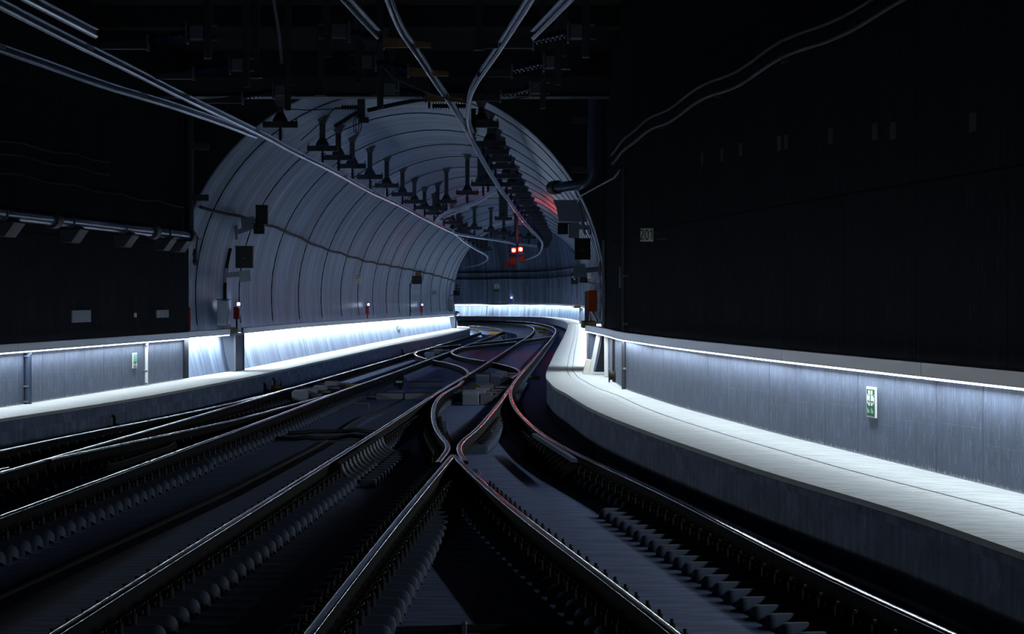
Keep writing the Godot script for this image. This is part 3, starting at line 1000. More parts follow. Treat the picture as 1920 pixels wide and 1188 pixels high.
func rail_shapes() -> void:
	plate_mesh.short = loft_plate(-0.26, 0.26, 0.14, 0.14)
	plate_mesh.wide = loft_plate(-0.37, 0.37, 0.155, 0.14)
	plate_mesh.left = loft_plate(-0.56, 0.24, 0.14, 0.105)
	var c := Build.new()   # a spring clip gripping the rail foot, seen as a bent rod with its shoulder block
	c.box(Transform3D(Basis(), Vector3(0.13, 0.065, 0)), Vector3(0.06, 0.05, 0.11), 0.012)
	c.tube(PackedVector3Array([Vector3(0.06, 0.07, -0.045), Vector3(0.09, 0.1, -0.05), Vector3(0.15, 0.115, -0.02), Vector3(0.15, 0.115, 0.02), Vector3(0.09, 0.1, 0.05), Vector3(0.06, 0.07, 0.045)]), 0.011, 5)
	clip_mesh = c.mesh()
	var bo := Build.new()
	bo.lathe(Transform3D(Basis(), Vector3(0.17, 0.04, 0)), [Vector2(0.0, 0.0), Vector2(0.024, 0.0), Vector2(0.024, 0.075), Vector2(0.012, 0.08), Vector2(0.012, 0.105), Vector2(0.0, 0.105)], 6)
	bolt_mesh = bo.mesh()

func lay_rail(label: String, pts: Array, fasten_to := 64.0, kind := "short", near := 8.0, gaps := [], step := 0.5, drop := 0.0) -> void:
	var c := curve(pts if pts[0].y > pts[1].y else (nearer(pts, near) if near < pts[0].y else pts), 0.8)
	for it in 24 if gaps.is_empty() and near < 30.0 else 3:   # fair the line
		var w := c.duplicate()
		for i in range(1, c.size() - 1):
			w[i] = (c[i - 1] + c[i] * 2.0 + c[i + 1]) * 0.25
		c = w
	var base: Vector2 = c[mini(20, c.size() / 2)]
	var t := thing("rail", label, "rail", P(base, 0))
	var bed: Array = [Vector2(-0.075, 0.038), Vector2(0.075, 0.038), Vector2(0.075, 0.05), Vector2(0.012, 0.07), Vector2(0.009, 0.1), Vector2(0.012, 0.158), Vector2(0.034, 0.168), Vector2(0.036, 0.192), Vector2(-0.036, 0.192), Vector2(-0.034, 0.168), Vector2(-0.012, 0.158), Vector2(-0.009, 0.1), Vector2(-0.012, 0.07), Vector2(-0.075, 0.05)]
	var top: Array = [Vector2(-0.036, 0.19), Vector2(0.036, 0.19), Vector2(0.036, 0.196), Vector2(0.0345, 0.201), Vector2(0.031, 0.2045), Vector2(0.026, 0.207), Vector2(0.018, 0.2088), Vector2(0.009, 0.2097), Vector2(0.0, 0.21), Vector2(-0.009, 0.2097), Vector2(-0.018, 0.2088), Vector2(-0.026, 0.207), Vector2(-0.031, 0.2045), Vector2(-0.0345, 0.201), Vector2(-0.036, 0.196)]
	var runs := [[]]
	for p in c:
		var cut := false
		for g in gaps:
			if p.y > g - 0.35 and p.y < g + 0.35:
				cut = true
		if cut:
			if runs[-1].size():
				runs.append([])
		else:
			runs[-1].append(p)
	for r in runs:
		if r.size() > 1:
			part("rail_body", Build.new().sweep(lift(r, -drop), bed), M.rail_side, t)
			part("running_surface", Build.new().sweep(lift(r, -drop), top, true, true, true), M.rail_top, t, "polished rail head")
	var along := 0.0
	for i in range(1, c.size()):
		along += c[i].distance_to(c[i - 1])
		while along >= step:
			along -= step
			var d := (c[i] - c[i - 1]).normalized()
			var p := c[i] - d * along
			if p.y > fasten_to or p.y < 9.5:
				continue
			var free := true
			for other in laid:
				for k in range(0, other.size()):
					if absf(other[k].y - p.y) < 0.8 and absf(other[k].x - p.x) < 0.42:
						free = false
						break
				if not free:
					break
			if not free:
				continue
			var yaw := atan2(-d.x, d.y)
			var use := kind
			if kind == "left" and p.y > 27.0:
				use = "short"
			if kind == "wide" and p.y > 34.0:
				use = "short"
			var x := Transform3D(Basis(Vector3.UP, yaw), P(p, 0) - t.position)
			var pl := copy_of("baseplate", plate_mesh[use], M.plate, t, x)
			if p.y < 56.0:
				for s in [0.0, PI]:
					copy_of("clip", clip_mesh, M.clip, pl, Transform3D(Basis(Vector3.UP, s), Vector3.ZERO))
				if p.y < 40.0:
					for s in [0.0, PI]:
						copy_of("bolt", bolt_mesh, M.clip, pl, Transform3D(Basis(Vector3.UP, s), Vector3.ZERO))
	laid.append(c)

func build_rails() -> void:
	rail_shapes()
	lay_rail("bright topped rail running closest beside the left walkway kerb", RAIL_A, 62.0)
	lay_rail("bright rail of the left track with a short check rail beside it", RAIL_D, 70.0, "wide", 14.0)
	lay_rail("left rail of the middle track, flanked by a ribbed check block", RAIL_L1, 74.0, "wide")
	lay_rail("outermost curved rail following the right walkway kerb, red lit on its bend", RAIL_R1, 66.0, "left")
	lay_rail("turnout rail that leaves the left walkway rail and crosses over towards the left track", RAIL_B, 50.0, "short", 16.0)
	lay_rail("turnout rail branching from the left track's bright rail to the kerb side", RAIL_C, 48.0, "short", 16.0, [31.3])
	# the crossing in the foreground: two rails meeting in a point, two bent wing rails behind it
	lay_rail("left leg of the pointed crossing in the foreground, with round topped baseplates", Array(RAIL_R3).slice(0, 3) + [Vector2(-0.757, 32.7)], 33.0, "wide")
	lay_rail("right leg of the pointed crossing, curving out beside the lit slab", Array(RAIL_R2).slice(0, 7) + [Vector2(-0.745, 32.7)], 33.0, "short")
	lay_rail("bent wing rail curving left behind the crossing point", [Vector2(-0.905, 31.2), Vector2(-0.878, 32.6), Vector2(-0.842, 33.85)] + Array(RAIL_R2).slice(8), 58.0, "short", 40.0)
	lay_rail("straight wing rail running from the crossing point to the outer curved rail", [Vector2(-0.57, 31.5), Vector2(-0.65, 32.6), Vector2(-0.715, 33.8)] + Array(RAIL_R3).slice(5), 57.0, "short", 40.0)
	lay_rail("curved crossover rail leaving the middle track and looping to the left kerb rail", RAIL_X1, 0.0, "short", 70.0, [83.3], 0.5, 0.002)
	lay_rail("curved crossover rail leaving the outer rail and looping to the left track", RAIL_X2, 0.0, "short", 70.0, [80.9], 0.5, 0.002)
	var x3 := Array(RAIL_X3).duplicate()
	x3.reverse()
	var x4 := Array(RAIL_X4).duplicate()
	x4.reverse()
	lay_rail("dull far crossover rail slanting across to the outer rail before the bend", x3, 0.0, "short", 99.0, [119.0], 0.5, 0.002)
	lay_rail("dull far crossover rail slanting from the left kerb rail to the middle track", x4, 0.0, "short", 99.0, [110.5], 0.5, 0.002)
	# check rails
	var ck := thing("check_rail", "short raised check rail lying beside the left track's bright rail", "check rail", P(Vector2(-4.6, 32.5), 0))
	part("guard_bar", Build.new().sweep(lift([Vector2(-4.78, 30.3), Vector2(-4.69, 30.9), Vector2(-4.56, 34.2), Vector2(-4.6, 34.9)], 0), [Vector2(-0.03, 0.1), Vector2(0.03, 0.1), Vector2(0.03, 0.228), Vector2(0.02, 0.238), Vector2(-0.02, 0.238), Vector2(-0.03, 0.228)]), M.rail_side, ck)
	for k in 6:
		part("support_block", Build.new().box(at(-4.68 + 0.03 * k, 0.01, 30.9 + k * 0.66), Vector3(0.16, 0.22, 0.12), 0.01), M.dark_steel, ck)
	ck = thing("check_rail", "flat topped check rail beside the outer curved rail near the lit slab", "check rail", P(Vector2(0.56, 34.5), 0))
	var path := lift([Vector2(0.33, 37.4), Vector2(0.385, 36.6), Vector2(0.56, 34.3), Vector2(0.735, 32.1), Vector2(0.77, 31.5)], 0)
	part("guard_bar", Build.new().sweep(path, [Vector2(-0.04, 0.185), Vector2(0.04, 0.185), Vector2(0.04, 0.222), Vector2(0.032, 0.23), Vector2(-0.032, 0.23), Vector2(-0.04, 0.222)]), M.plate, ck)
	for k in 11:
		var q := Vector2(0.36 + 0.041 * k, 37.0 - 0.54 * k)
		part("support_rib", Build.new().plate(at(q.x - 0.03, 0, q.y), [Vector2(-0.22, -0.1), Vector2(0.07, -0.1), Vector2(0.07, 0.18), Vector2(-0.01, 0.18)], 0.05), M.rail_side, ck)
	ck = thing("check_rail", "ribbed check rail block along the middle track's left rail", "check rail", P(Vector2(-1.95, 34.2), 0))
	var l1 := curve(RAIL_L1, 0.5)
	path = lift(between(offset(l1, 0.11), 31.0, 37.6), 0)
	part("guard_bar", Build.new().sweep(path, [Vector2(-0.03, 0.06), Vector2(0.03, 0.06), Vector2(0.03, 0.19), Vector2(0.02, 0.2), Vector2(-0.02, 0.2), Vector2(-0.03, 0.19)]), M.rail_side, ck)
	for k in 13:
		var zz := 31.2 + k * 0.5
		var x := x_at(l1, zz) + 0.14
		var rib := Build.new()
		var arc := PackedVector3Array()
		for q in 7:
			var a := q / 6.0 * PI * 0.5
			arc.append(Vector3(x + 0.02 + 0.28 * (1.0 - cos(a)), 0.185 - 0.22 * sin(a), -zz))
		rib.tube(arc, 0.03, 6)
		part("support_rib", rib, M.steel, ck)
		part("rib_foot", Build.new().box(at(x + 0.35, -0.05, zz), Vector3(0.2, 0.1, 0.2), 0.012), M.plate, ck)

# ---------------------------------------------------------------- overhead conductor rails
func hang(depth: float) -> float:
	var zs := [0.0, 40.0, 56.0, 72.0, 95.0, 155.0, 210.0, 300.0]
	var hs := [3.14, 3.14, 3.08, 2.9, 2.86, 2.6, 2.4, 2.2]
	for i in range(1, zs.size()):
		if depth <= zs[i]:
			return 2.21 + lerpf(hs[i - 1], hs[i], (depth - zs[i - 1]) / (zs[i] - zs[i - 1]))
	return 4.3

func conductor(label: String, pts: Array, near := 12.0) -> Array[Vector2]:
	var c := curve(nearer(pts, near) if near < pts[0].y else pts, 0.8)
	var path := PackedVector3Array()
	for p in c:
		path.append(P(p, hang(p.y)))
	var t := thing("conductor_rail", label, "conductor rail", path[c.size() / 3])
	part("profile", Build.new().sweep(path, [Vector2(-0.016, 0.0), Vector2(0.016, 0.0), Vector2(0.03, 0.02), Vector2(0.03, 0.034), Vector2(0.016, 0.046), Vector2(0.016, 0.096), Vector2(0.045, 0.1), Vector2(0.045, 0.112), Vector2(-0.045, 0.112), Vector2(-0.045, 0.1), Vector2(-0.016, 0.096), Vector2(-0.016, 0.046), Vector2(-0.03, 0.034), Vector2(-0.03, 0.02)]), M.aluminium, t)
	var wire := PackedVector3Array()
	for q in path:
		wire.append(q - Vector3(0, 0.004, 0))
	part("contact_wire", Build.new().tube(wire, 0.009, 6), M.rail_top, t, "polished contact wire")
	for k in range(6, c.size() - 2, 10):   # joint plates bolted to the profile
		var d := (path[k + 1] - path[k]).normalized()
		part("joint_plate", Build.new().bar(path[k] + Vector3(0, 0.07, 0), path[k] + d * 0.4 + Vector3(0, 0.07, 0), 0.05, 0.05), M.steel, t)
	return c

var bar_mesh: ArrayMesh
var foot_mesh: ArrayMesh
var cap_mesh: ArrayMesh
var shed_mesh: ArrayMesh
var post_mesh: ArrayMesh
func support_shapes() -> void:
	bar_mesh = Build.new().box(Transform3D(), Vector3(0.72, 0.13, 0.12), 0.012).box(Transform3D(Basis(), Vector3(0.33, 0.08, 0)), Vector3(0.022, 0.1, 0.022), 0.003).box(Transform3D(Basis(), Vector3(-0.33, 0.08, 0)), Vector3(0.022, 0.1, 0.022), 0.003).mesh()
	foot_mesh = Build.new().lathe(Transform3D(), [Vector2(0.0, 0.0), Vector2(0.2, 0.0), Vector2(0.2, 0.05), Vector2(0.095, 0.19), Vector2(0.0, 0.19)], 4, PI / 4).mesh()
	cap_mesh = Build.new().lathe(Transform3D(), [Vector2(0.0, 0.0), Vector2(0.09, 0.0), Vector2(0.13, 0.06), Vector2(0.17, 0.13), Vector2(0.25, 0.2), Vector2(0.0, 0.2)], 4, PI / 4).mesh()
	var pr: Array[Vector2] = [Vector2(0.0, 0.0), Vector2(0.03, 0.0), Vector2(0.03, 0.06)]
	for k in 4:
		pr.append_array([Vector2(0.028, 0.08 + k * 0.045), Vector2(0.07, 0.085 + k * 0.045), Vector2(0.07, 0.095 + k * 0.045), Vector2(0.028, 0.105 + k * 0.045)])
	pr.append_array([Vector2(0.028, 0.3), Vector2(0.0, 0.3)])
	shed_mesh = Build.new().lathe(Transform3D(), pr, 10).mesh()
	post_mesh = Build.new().box(Transform3D(Basis(), Vector3(0, 0.5, 0)), Vector3(0.13, 1.0, 0.13), 0.008).mesh()

func support(label: String, group: String, p: Vector2, turn := 0.0, thick := 1.0, side := 0.0) -> void:
	var y := hang(p.y) + 0.11
	var q := p + Vector2(side, 0)
	var top := crown(q.x, p.y) + 0.02 if p.y > PORTAL else 6.32
	var t := thing("conductor_support", label, "support", P(q, y), group)
	var b := Basis(Vector3.UP, turn)
	copy_of("insulator", shed_mesh, M.blue, t, Transform3D(b, Vector3(-side, 0, 0)))
	copy_of("crossbar", bar_mesh, M.dark_steel, t, Transform3D(b, Vector3(0, 0.35, 0)))
	copy_of("post_foot", foot_mesh, M.dark_steel, t, Transform3D(b, Vector3(0, 0.4, 0)))
	var h := top - y - 0.4
	copy_of("post", post_mesh, M.dark_steel, t, Transform3D(b * Basis.from_scale(Vector3(thick, h, 1)), Vector3(0, 0.4, 0)))
	copy_of("post_head", cap_mesh, M.dark_steel, t, Transform3D(b * Basis.from_scale(Vector3(thick, 1, 1)), Vector3(0, 0.4 + h - 0.2, 0)))

func supports_along(c: Array, z0: float, z1: float, step: float, label: String, group: String, side := 0.0) -> void:
	var z := z0
	while z < z1:
		var x := x_at(c, z)
		var d := x_at(c, z + 1.0) - x
		support(label, group, Vector2(x, z), -d, 1.0, side)
		z += step

func cantilever(label: String, z: float, y: float, tip: float, flange: float, ins: float, post: float, m: Material) -> void:
	# a hanging post with a bracket, a ribbed blue insulator and a tapered arm holding a conductor rail
	var t := thing("cantilever_arm", label, "bracket", Vector3(post, y, -z), "cantilever arms under the box ceiling")
	var s := signf(tip - post)
	var tilt := 0.1
	part("post", Build.new().box(Transform3D(Basis(), Vector3(post, (CEILING + y - 0.12) * 0.5, -z)), Vector3(0.1, CEILING - y + 0.12, 0.1), 0.01), M.dark_steel, t)
	part("post_bracket", Build.new().box(at((post + ins) * 0.5 + s * 0.0, y + 0.21, z), Vector3(absf(post - ins) * 0.62, 0.18, 0.16), 0.01).box(at(ins - s * 0.02, y + 0.2, z), Vector3(0.025, 0.26, 0.2), 0.004).bar(Vector3(post - s * 0.12, y + 0.3, -z), Vector3(ins, y + 0.3, -z), 0.025, 0.025).bar(Vector3(post - s * 0.12, y + 0.12, -z), Vector3(ins, y + 0.12, -z), 0.025, 0.025), M.steel, t)
	var a := Vector3(ins, y + 0.2, -z)
	var b := Vector3(flange, y + 0.11, -z)
	var axis := (b - a).normalized()
	var len := a.distance_to(b)
	var pr: Array[Vector2] = [Vector2(0.0, 0.0), Vector2(0.035, 0.0)]
	for k in 7:
		var h := len * (k + 0.4) / 7.4
		pr.append_array([Vector2(0.034, h), Vector2(0.068, h + 0.012), Vector2(0.068, h + 0.022), Vector2(0.034, h + 0.034)])
	pr.append_array([Vector2(0.034, len), Vector2(0.0, len)])
	var side := axis.cross(Vector3.BACK).normalized()
	part("insulator", Build.new().lathe(Transform3D(Basis(side, axis, side.cross(axis)), a), pr, 10), M.blue, t, "ribbed blue insulator")
	part("flange", Build.new().box(at(flange, y + 0.08, z), Vector3(0.025, 0.2, 0.16), 0.004), M.steel, t)
	part("arm", Build.new().plate(at(0, 0, z), [Vector2(flange, y), Vector2(flange, y + 0.13), Vector2(tip, y + 0.06), Vector2(tip, y)], 0.1), m, t)

const ORDER := ["second", "third", "fourth", "fifth", "sixth", "seventh", "eighth", "ninth", "tenth", "eleventh", "twelfth", "thirteenth", "fourteenth", "fifteenth", "sixteenth", "seventeenth", "eighteenth", "nineteenth", "twentieth", "twenty-first", "twenty-second", "twenty-third", "twenty-fourth", "first"]
func build_overhead() -> void:
	support_shapes()
	var c1 := conductor("long aluminium conductor rail over the left track, running deep into the bore", COND_1)
	var c2 := conductor("aluminium conductor rail over the middle track, snaking into the bore", COND_2)
	conductor("aluminium conductor rail over the right track, bending to meet the middle one", COND_3)
	var c4 := conductor("short curved crossover conductor rail inside the bore beneath the crown posts", COND_4, 200.0)
	conductor("very short conductor rail stub beside the curved crossover one", COND_4B, 200.0)
	var c5 := conductor("far slanting crossover conductor rail above the red signal", COND_5, 200.0)
	conductor("conductor rail lying lower left, its end tapering out before the bore", COND_6)
	conductor("overlapping conductor rail end at the far left under the ceiling", END_1)
	conductor("overlapping conductor rail end hanging left of the middle conductor rail", END_2)
	conductor("overlapping conductor rail end hanging right of the bending conductor rail", END_3)
	var order := 0
	for zz in [60.0, 63.2, 66.6, 71.4, 76.6, 82.8, 88.8, 94.4, 100.0, 105.6, 111.2, 116.8, 122.4, 128.0, 133.6, 139.2, 144.8, 150.4, 156.0, 162.0]:
		support("hanging post with crossbar, %s from the transverse beam over the left conductor rail" % ORDER[order], "supports of the left conductor rail", Vector2(x_at(c1, zz), zz), -0.05)
		order += 1
	order = 0
	for zz in [58.5, 61.2, 63.9, 66.8, 71.0, 75.8, 80.6, 85.4, 90.2, 95.0, 99.5, 104.0, 108.5, 113.0, 117.5, 122.0, 126.5, 131.0, 135.5, 140.0, 144.5, 149.0, 153.5]:
		support("hanging post with crossbar, %s from the transverse beam over the middle conductor rail" % ORDER[order], "supports of the middle conductor rail", Vector2(x_at(c2, zz), zz), -0.05, 1.0, 0.16)
		order += 1
	support("foremost hanging post with crossbar, fixed under the transverse beam on the left", "", Vector2(x_at(c1, 52.6), 52.6))
	support("foremost hanging post with crossbar under the beam over the middle conductor rail", "", Vector2(x_at(c2, 52.6), 52.6), 0.0, 1.0, 0.16)
	for k in 4:
		var p: Vector2 = c4[roundi((c4.size() - 1) * (0.12 + 0.26 * k))]
		support("hanging post with crossbar, %s along the curved crossover conductor rail from the middle one" % ORDER[k - 1 if k else 23], "supports of the curved crossover conductor", p, 0.12)
	for k in 7:
		var p: Vector2 = c5[roundi((c5.size() - 1) * (0.08 + 0.14 * k))]
		support("hanging post with crossbar, %s along the far slanting conductor rail from the left one" % ORDER[k - 1 if k else 23], "supports of the far slanting conductor", p, -0.2)
	support("stout wide hanging post in the middle of the bore crown", "", Vector2(-0.85, 75.6), 0.0, 2.6)
	support("twin width hanging post behind the curved crossover conductor rail", "", Vector2(-0.36, 106.0), 0.0, 2.8)
	cantilever("hanging bracket arm with a blue insulator highest on the far left conductor rail", 32.5, 5.36, -5.2, -4.62, -4.14, -3.86, M.dark_steel)
	cantilever("second hanging bracket arm with a blue insulator along the left conductor rail", 37.4, 5.4, -5.2, -4.65, -4.14, -3.88, M.dark_steel)
	cantilever("third hanging bracket arm with a blue insulator before the transverse beam, left conductor", 42.3, 5.42, -5.05, -4.45, -3.96, -3.7, M.dark_steel)
	cantilever("brown bracket arm highest on the middle conductor rail", 32.9, 5.42, -1.04, -1.65, -2.07, -2.37, M.brown)
	cantilever("second brown bracket arm along the middle conductor rail", 37.0, 5.41, -0.92, -1.5, -1.95, -2.22, M.brown)
	cantilever("third brown bracket arm on the middle conductor rail near the transverse beam", 41.6, 5.39, -0.8, -1.4, -1.82, -2.14, M.brown)
	cantilever("dark bracket arm highest on the right bending conductor rail", 32.9, 5.41, -0.35, 0.27, 0.7, 0.95, M.dark_steel)
	cantilever("second dark bracket arm along the right bending conductor rail", 37.0, 5.4, -0.5, 0.0, 0.44, 0.66, M.dark_steel)
	cantilever("third dark bracket arm on the right bending conductor rail near the transverse beam", 41.6, 5.4, -0.6, -0.19, 0.27, 0.5, M.dark_steel)
	# tension gear at the mouth of the bore
	var g := thing("tension_insulator", "ribbed strain insulator pair and cable loops at the bore mouth", "insulator", Vector3(-3.25, 6.1, -54.6))
	part("hanger", Build.new().box(at(-3.2, 6.81, 54.4), Vector3(0.16, 1.58, 0.12), 0.01).box(at(-3.14, 5.98, 54.4), Vector3(0.2, 0.12, 0.12), 0.01), M.dark_steel, g)
	var rib := func(a: Vector3, b: Vector3, r: float) -> Build:
		var ax := (b - a).normalized()
		var sd := ax.cross(Vector3.BACK).normalized()
		var L := a.distance_to(b)
		var pr: Array[Vector2] = [Vector2(0, 0), Vector2(r * 0.5, 0)]
		var n := int(L / 0.05)
		for k in n:
			var h := L * (k + 0.3) / n
			pr.append_array([Vector2(r * 0.5, h), Vector2(r, h + 0.008), Vector2(r, h + 0.014), Vector2(r * 0.5, h + 0.022)])
		pr.append_array([Vector2(r * 0.5, L), Vector2(0, L)])
		return Build.new().lathe(Transform3D(Basis(sd, ax, sd.cross(ax)), a), pr, 8)
	part("strain_insulator", rib.call(Vector3(-3.25, 6.25, -54.4), Vector3(-3.62, 6.25, -54.4), 0.075), M.rubber, g)
	part("strain_insulator", rib.call(Vector3(-3.25, 6.17, -54.4), Vector3(-3.78, 5.86, -54.6), 0.055), M.rubber, g)
	part("strain_wire", Build.new().tube(PackedVector3Array([Vector3(-3.62, 6.25, -54.4), Vector3(-3.75, 6.24, -54.4), Vector3(-4.1, 5.95, -54.8), Vector3(-4.55, 5.6, -55.2)]), 0.012, 5).tube(PackedVector3Array([Vector3(-3.62, 6.22, -54.4), Vector3(-4.4, 6.2, -54.5), Vector3(-4.85, 6.24, -54.6)]), 0.01, 5), M.rubber, g)
	for s in [0.0, 0.05]:
		var lp := PackedVector3Array()
		for k in 15:
			var a := TAU * k / 14.0
			lp.append(Vector3(-3.28 + sin(a) * (0.085 - s), 5.88 + cos(a) * (0.2 - s * 0.4), -54.35 + s))
		part("cable_loop", Build.new().tube(lp, 0.009, 5), M.rubber, g)
	var arc := PackedVector3Array()
	for k in 17:
		var u := k / 16.0
		arc.append(Vector3(lerpf(-3.1, -0.6, u), 6.22 + 0.33 * sin(u * PI * 0.55), -54.9))
	single("feeder_cable", Build.new().tube(arc, 0.045, 8), M.rubber, "thick black feeder cable bowed along the top of the bore mouth", "cable", arc[8])
	g = thing("tension_insulator", "dark strain insulator rail hanging under the third brown arm", "insulator", Vector3(-1.2, 6.0, -52.0))
	part("carrier_bar", Build.new().box(at(-1.05, 6.28, 52.0), Vector3(1.0, 0.16, 0.16), 0.01).box(at(-1.68, 6.3, 52.0), Vector3(0.05, 0.5, 0.08), 0.01), M.dark_steel, g)
	part("strain_insulator", rib.call(Vector3(-1.62, 6.1, -52.0), Vector3(-0.9, 6.1, -52.0), 0.08), M.rubber, g)
	part("drop_insulator", rib.call(Vector3(-0.78, 6.05, -52.0), Vector3(-0.78, 5.55, -52.0), 0.09), M.rubber, g)
	part("stay_cable", Build.new().tube(PackedVector3Array([Vector3(-0.3, 6.2, -52.2), Vector3(0.2, 6.3, -52.4), Vector3(0.9, 6.42, -52.6), Vector3(1.6, 6.46, -52.6), Vector3(1.95, 6.36, -52.7), Vector3(2.05, 6.15, -52.8)]), 0.014, 5), M.rubber, g)
	var drop := PackedVector3Array([Vector3(-3.0, 7.5, -30.5), Vector3(-2.95, 6.2, -31.0), Vector3(-2.86, 5.0 + 0.45, -31.5), Vector3(-2.84, 5.1, -31.6)])
	single("earthing_rod", Build.new().tube(drop, 0.022, 6), M.steel, "pale earthing rod hanging from the ceiling left of the middle conductor rails", "rod", drop[3])
	var hangers := [[-4.55, 45.5, 6.1, "above the left conductor rail"], [-2.2, 47.0, 6.0, "ending lowest, left of the middle conductor rail"], [-0.58, 45.0, 6.55, "ending highest, between the middle and right conductor rails"], [0.95, 46.0, 6.3, "right of the bending conductor rail"], [-3.55, 47.5, 5.95, "just before the beam, right of the left conductor rail"]]
	for h in hangers:
		var t := thing("drop_post", "plain dark drop post " + h[3], "post", Vector3(h[0], h[2], -h[1]), "drop posts of the box ceiling")
		part("post", Build.new().box(Transform3D(Basis(), Vector3(h[0], (CEILING + h[2]) * 0.5, -h[1])), Vector3(0.12, CEILING - h[2], 0.12), 0.01), M.dark_steel, t)
		part("end_plate", Build.new().box(at(h[0], h[2] + 0.02, h[1]), Vector3(0.2, 0.03, 0.2), 0.005), M.dark_steel, t)
	for row in [[[Vector3(-1.92, 5.62, -37.2), Vector3(-1.75, 5.44, -37.6), Vector3(-1.3, 5.3, -38.5), Vector3(-0.95, 5.24, -39.2), Vector3(-0.7, 5.22, -39.6)], "pale slack jumper cable swinging under the second brown arm"], [[Vector3(0.5, 5.5, -38.4), Vector3(0.28, 5.36, -38.6), Vector3(0.02, 5.3, -38.8), Vector3(-0.3, 5.34, -39.0)], "thin slack jumper cable under the second dark right arm"]]:
		single("jumper_cable", Build.new().tube(PackedVector3Array(row[0]), 0.012, 6), M.conduit, row[1], "cable", row[0][2])

# ---------------------------------------------------------------- fittings
func lettering(text: String, size: float, m: Material, parent: Node3D, x: Transform3D) -> void:
	var font := SystemFont.new()
	font.font_names = PackedStringArray(["Droid Sans"])
	var tm := TextMesh.new()
	tm.text = text
	tm.font = font
	tm.font_size = 64
	tm.pixel_size = size / 46.0
	tm.depth = 0.004
	copy_of("lettering", tm, m, parent, x)

func lamp(color: Color, energy: float, where: Vector3, called: String, size := 0.04) -> void:
	var l := OmniLight3D.new()
	l.name = numbered(called)
	l.light_color = color
	l.light_energy = energy
	l.light_size = size
	l.omni_range = 60.0
	l.omni_attenuation = 2.0
	l.shadow_enabled = true
	l.position = where
	add_child(l)

func cable(called: String, label: String, pts: Array, r: float, m: Material, category := "cable") -> Node3D:
	var path := PackedVector3Array(pts)
	return single(called, Build.new().tube(path, r, 7), m, label, category, path[path.size() / 2])

func yaw_of(pts: Array, depth: float) -> float:   # turn of a plate that lies flat on a wall there
	return atan2(x_at(pts, depth + 0.5) - x_at(pts, depth - 0.5), 1.0)

# a frame flat on a wall: x along the wall (to the reader's right), y up, z out of the wall
func on_wall(right: bool, depth: float, y: float, off := 0.06) -> Transform3D:
	var w: Array = wall_r if right else wall_l
	var g := (x_at(w, depth + 0.5) - x_at(w, depth - 0.5))
	var fw := Vector3(g, 0, -1).normalized()
	var z := fw.cross(Vector3.UP) * (-1.0 if right else 1.0)
	var x := Vector3.UP.cross(z)
	return Transform3D(Basis(x, Vector3.UP, z), Vector3(x_at(w, depth), y, -depth) + z * off)

# a frame on the lining
func on_bore(right: bool, depth: float, y: float, off := 0.03) -> Transform3D:
	var s := bore_station(depth, right)
	var a := bore_wall(s - 0.5, y, right)
	var b := bore_wall(s + 0.5, y, right)
	var fw := (b - a).normalized()
	var z := fw.cross(Vector3.UP).normalized() * (-1.0 if right else 1.0)
	var x := Vector3.UP.cross(z)
	return Transform3D(Basis(x, Vector3.UP, z), bore_wall(s, y, right) + z * off)

func exit_sign(label: String, x: Transform3D, w: float, h: float, mirrored: bool, faded: bool) -> void:
	var t := thing("exit_sign", label, "sign", x.origin)
	part("sign_plate", Build.new().box(x, Vector3(w, h, 0.02), 0.003), M.white, t)
	var f := x.translated_local(Vector3(0, 0, 0.012))
	if not faded:
		part("green_field", Build.new().box(f.translated_local(Vector3(0, -0.004, 0)), Vector3(w * 0.84, h * 0.88, 0.006), 0.001), M.green, t)
		var g := Build.new()
		f = f.translated_local(Vector3(0, 0, 0.004))
		for s in [-1.0, 1.0]:   # the pictogram: two mirrored running figures with their doorways
			g.box(f.translated_local(Vector3(s * w * 0.14, h * 0.31, 0)), Vector3(w * 0.17, h * 0.14, 0.003), 0.0005)
			g.plate(f, [Vector2(s * w * 0.4, h * 0.26), Vector2(s * w * 0.2, h * 0.2), Vector2(s * w * 0.06, h * 0.23), Vector2(s * w * 0.06, h * 0.02), Vector2(s * w * 0.2, h * 0.06), Vector2(s * w * 0.42, h * 0.02), Vector2(s * w * 0.42, h * 0.18), Vector2(s * w * 0.3, h * 0.15)], 0.003)
			g.box(f.translated_local(Vector3(s * w * 0.34, -h * 0.02, 0)), Vector3(w * 0.06, h * 0.08, 0.003), 0.0005)
			g.box(f.translated_local(Vector3(s * w * 0.15, -h * 0.06, 0)), Vector3(w * 0.16, h * 0.11, 0.003), 0.0005)
		part("pictogram", g, M.white, t, "white running figures")
		var k := Build.new()
		for s in [-1.0, 1.0]:
			k.plate(f, [Vector2(s * w * 0.22 - w * 0.14, -h * 0.2), Vector2(s * w * 0.22 - w * 0.02, -h * 0.2), Vector2(s * w * 0.22 - w * 0.02, -h * 0.25), Vector2(s * w * 0.22 + w * 0.1, -h * 0.27), Vector2(s * w * 0.22 + w * 0.1, -h * 0.36), Vector2(s * w * 0.22 - w * 0.14, -h * 0.36)], 0.003)
		part("distance_figures", k, M.pale_green, t)
	else:
		part("green_field", Build.new().box(f.translated_local(Vector3(0, -h * 0.26, 0)), Vector3(w * 0.8, h * 0.34, 0.006), 0.001), M.green, t)
		var g := Build.new()
		f = f.translated_local(Vector3(0, 0, 0.004))
		for s in [-1.0, 1.0]:
			g.plate(f, [Vector2(s * w * 0.1, -h * 0.2), Vector2(s * w * 0.34, -h * 0.15), Vector2(s * w * 0.36, -h * 0.36), Vector2(s * w * 0.12, -h * 0.38)], 0.003)
		part("pictogram", g, M.white, t)
		part("pale_field", Build.new().box(f.translated_local(Vector3(0, h * 0.18, -0.002)), Vector3(w * 0.8, h * 0.5, 0.004), 0.001), M.pale_green, t)

